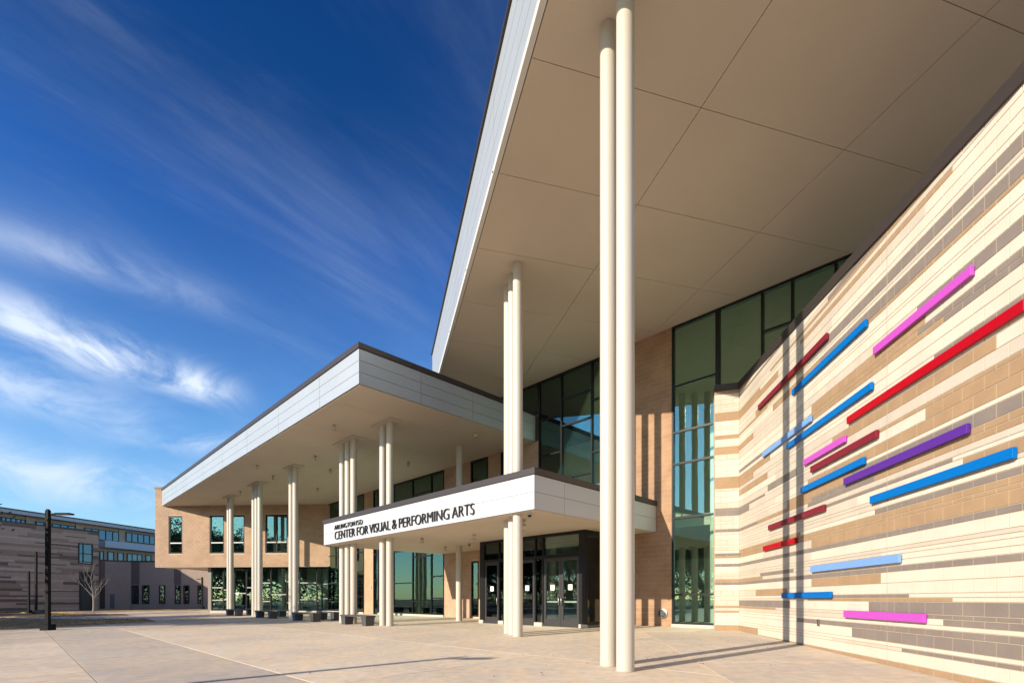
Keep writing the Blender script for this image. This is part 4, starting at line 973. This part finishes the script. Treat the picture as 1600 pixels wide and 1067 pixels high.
    for k, (a, c) in enumerate(segs):
        fg, lg = quadplane(a, c)
        oo = Vector(fg(0, 1, 0)[:2])-Vector(a); og = 1 if oo.y < 0 else -1
        b = MB(fg); b.box(0, lg, 0, -og*6, g0, gt); b.build('wall', FGREY, r2)
        b = MB(fg); b.box(-.02, lg, og*.06, -og*6, gt, gt+.16); b.build('coping', COPE, r2)
        def s3(px):
            r = (px-CX)/F; d = Vector(c)-Vector(a); return (r*a[1]-a[0])/(d.x/lg-r*d.y/lg)
        def z3(py): return CAMZ+(HY-py)/F*60.3
        if k == 1:
            for x0, x1 in ((206, 217), (222.5, 233.5), (249, 258.5), (273.5, 282.5), (287, 296), (309, 317)):
                far_window(fg, s3(x0), s3(x1), z3(943), z3(914), og*.012, r2, bars=[z3(938)], out=og)
            for x0, x1 in ((205, 218), (272, 283)):
                b = MB(fg); b.box(s3(x0), s3(x1), og*.01, -og*.1, z3(913), gt-.02); b.build('dark_band', FDARK, r2)
            b = MB(fg); b.box(s3(196), s3(201), og*.12, -og*.05, z3(919), z3(916)); b.build('wall_light', FRAME, r2)
        else:
            b = MB(fg); b.box(s3(155), s3(164), og*.01, -og*.1, z3(912), gt-.02); b.build('dark_band', FDARK, r2)
            b = MB(fg); b.box(s3(156), s3(164), og*.03, -og*.05, z3(950), z3(913)); b.build('dark_entrance', FRAME, r2)
            b = MB(fg); b.box(s3(172), s3(179), og*.05, -og*.05, z3(950), z3(928)); b.build('service_door', mat('blue grey door', (.1, .1, .12), .5), r2)
build_far()

# ================================================================== TREES
def bare_tree():
    x, y = px_on_ground(146, 955.5); z = gz(x, y); H = (955.5-893)/F*y
    root = thing('bare_tree', 'small leafless tree in front of the dark entrance of the striped building', 'tree', (x, y, z))
    rnd = random.Random(4); tr = MB(); cr = MB()
    tr.tube([(x, y, z-.05), (x+.02, y, z+H*.2), (x-.03, y, z+H*.42)], [.085, .07, .055], 8); tr.build('trunk', BARK, root)
    def br(p, d, l, r, lev):
        pts = [p]; q = Vector(p); dd = Vector(d)
        for i in range(4):
            dd = (dd+Vector((rnd.uniform(-.16, .16), rnd.uniform(-.16, .16), .1))).normalized(); q = q+dd*l/4; pts.append(tuple(q))
        cr.tube(pts, [r*(1-.17*i) for i in range(5)], 5)
        if lev < 4:
            for k in range(2):
                i = rnd.choice((2, 3, 4)); ax = Vector((rnd.uniform(-1, 1), rnd.uniform(-1, 1), rnd.uniform(.2, .9))).normalized()
                br(pts[i], (dd*.75+ax*.75).normalized(), l*rnd.uniform(.55, .75), r*.55, lev+1)
    for a in range(6):
        an = a*1.05+rnd.uniform(-.3, .3)
        br((x-.03, y, z+H*(.3+.025*a)), (math.cos(an)*.75, math.sin(an)*.75, .85), H*.36, .03, 1)
    br((x-.03, y, z+H*.42), (0, 0, 1), H*.42, .045, 1)
    cr.build('crown', BARK, root)
bare_tree()
LEAFM = bpy.data.materials.new('oak leaf'); LEAFM.use_nodes = True
def leaf_mat():
    t = LEAFM.node_tree; b = t.nodes['Principled BSDF']; b.inputs['Roughness'].default_value = .5
    g = N(t, 'ShaderNodeNewGeometry'); nz = N(t, 'ShaderNodeTexNoise'); nz.inputs['Scale'].default_value = 1.3; t.links.new(g.outputs['Position'], nz.inputs['Vector'])
    c = mixc(t, nz.outputs[0], (.035, .055, .02), (.09, .115, .04)); t.links.new(c, b.inputs['Base Color'])
leaf_mat()
def oak_meshes(seed, H, Rr, leaves):
    rnd = random.Random(seed); tr = MB(); lf = MB(); tips = []
    tr.tube([(0, 0, -.1), (.05, 0, H*.12), (.1, .05, H*.26)], [.3, .24, .22], 10)
    def br(p, d, l, r, lev):
        q = Vector(p); dd = Vector(d); pts = [tuple(q)]
        for i in range(4):
            dd = (dd+Vector((rnd.uniform(-.25, .25), rnd.uniform(-.25, .25), rnd.uniform(-.05, .18)))).normalized(); q = q+dd*l/4; pts.append(tuple(q))
        tr.tube(pts, [r*(1-.18*i) for i in range(5)], 6)
        if lev >= 1: tips.extend(pts[2:])
        if lev < 3:
            for k in range(3):
                ax = Vector((rnd.uniform(-1, 1), rnd.uniform(-1, 1), rnd.uniform(-.2, .8))).normalized(); br(pts[rnd.choice((2, 3, 4))], (dd*.7+ax*.8).normalized(), l*.62, r*.5, lev+1)
    for a in range(7):
        an = a*.9+rnd.uniform(-.2, .2); br((.1, .05, H*(.2+.012*a)), (math.cos(an), math.sin(an), rnd.uniform(.35, 1.0)), Rr*.85, .14, 0)
    cl = [Vector(rnd.choice(tips)) for _ in range(190)]
    for i in range(leaves):
        c = cl[i % len(cl)]; p = c+Vector((rnd.gauss(0, .42), rnd.gauss(0, .42), rnd.gauss(0, .34)))
        n = Vector((rnd.uniform(-1, 1), rnd.uniform(-1, 1), rnd.uniform(-.3, 1))).normalized(); a = n.orthogonal().normalized(); b = n.cross(a); s = rnd.uniform(.07, .15)
        lf.add([tuple(p-a*s), tuple(p+b*s*.5), tuple(p+a*s), tuple(p-b*s*.5)], [(0, 1, 2, 3)])
    return tr, lf
def build_oaks():
    # evergreen oaks outside the view: one row shades the far paving, the others stand across the drive and show in the glass
    near = oak_meshes(1, 8.6, 4.2, 16000); farm = oak_meshes(2, 8.5, 4.5, 13000)
    def mk(src, tag_):
        o = []
        for nm, mb, m in (('trunk', src[0], BARKD), ('crown', src[1], LEAFM)):
            ob = mb.build(nm, m); o.append(ob)
        return o
    protoN, protoF = mk(near, 'n'), mk(farm, 'f')
    spots = [(-5.6, 34.6, 1.0, 0, protoN, 'evergreen oak whose shade falls across the lamp post and the far paving'),
             (-9.0, 43.5, 1.05, 2.0, protoN, 'evergreen oak next to the striped building lawn, beyond the first shading oak')]
    rnd = random.Random(9)
    for u, v, s in ((-26, 40, 1.35), (-31, 50, 1.5), (-24, 57, 1.3), (-36, 33, 1.45), (-44, 61, 1.6), (-47, 44, 1.6), (-47, 22, 1.3), (-52, 8, 1.2), (-50, -8, 1.3),
                    (-62, 70, 1.7), (-64, 57, 1.5), (-66, 46, 1.7), (-63, 36, 1.5), (-66, 26, 1.6), (-64, 15, 1.5), (-62, 84, 1.7), (-66, 0, 1.5), (-40, 72, 1.5), (-30, 66, 1.4)):
        spots.append((u, v, s, rnd.uniform(0, 6), protoF, 'evergreen oak across the drive, showing only mirrored in the glass'))
    used = set()
    for u, v, s, rz, proto, lab in spots:
        p = UV(u, v, ground_z(u))
        r = thing('oak_tree', lab, 'tree', p, 'evergreen oaks around the plaza'); r.scale = (s, s, s); r.rotation_euler = (0, 0, rz)
        for ob in proto:
            if ob.name in used: c = ob.copy(); COL.objects.link(c)
            else: c = ob; used.add(ob.name)
            c.parent = r; c.matrix_parent_inverse = Matrix.Identity(4)
build_oaks()

def build_treeline():
    # foliage band added far behind the camera to block bright horizon in the reflections
    rnd = random.Random(31); b = MB(UV)
    hts = [rnd.uniform(5.5, 9.5) for _ in range(60)]
    for i in range(26000):
        v = rnd.uniform(-60, 130); k = (v+60)/190*58; h = hts[int(k)]*(1-(k % 1))+hts[int(k)+1]*(k % 1)
        z = -.3+h*rnd.random()**.8; u = -78+rnd.uniform(-3, 3)
        n = Vector((rnd.uniform(-1, 1), rnd.uniform(-1, 1), rnd.uniform(-1, 1))).normalized(); a = n.orthogonal().normalized(); c = n.cross(a); q = rnd.uniform(.18, .42); p = Vector((u, v, z))
        b.add([tuple(p-a*q), tuple(p+c*q*.6), tuple(p+a*q), tuple(p-c*q*.6)], [(0, 1, 2, 3)])
    o = b.build('added_tree_line', LEAFM); stuff(o); tag(o, 'added far evergreen tree line, unseen except mirrored low in the glass', 'tree line')
build_treeline()
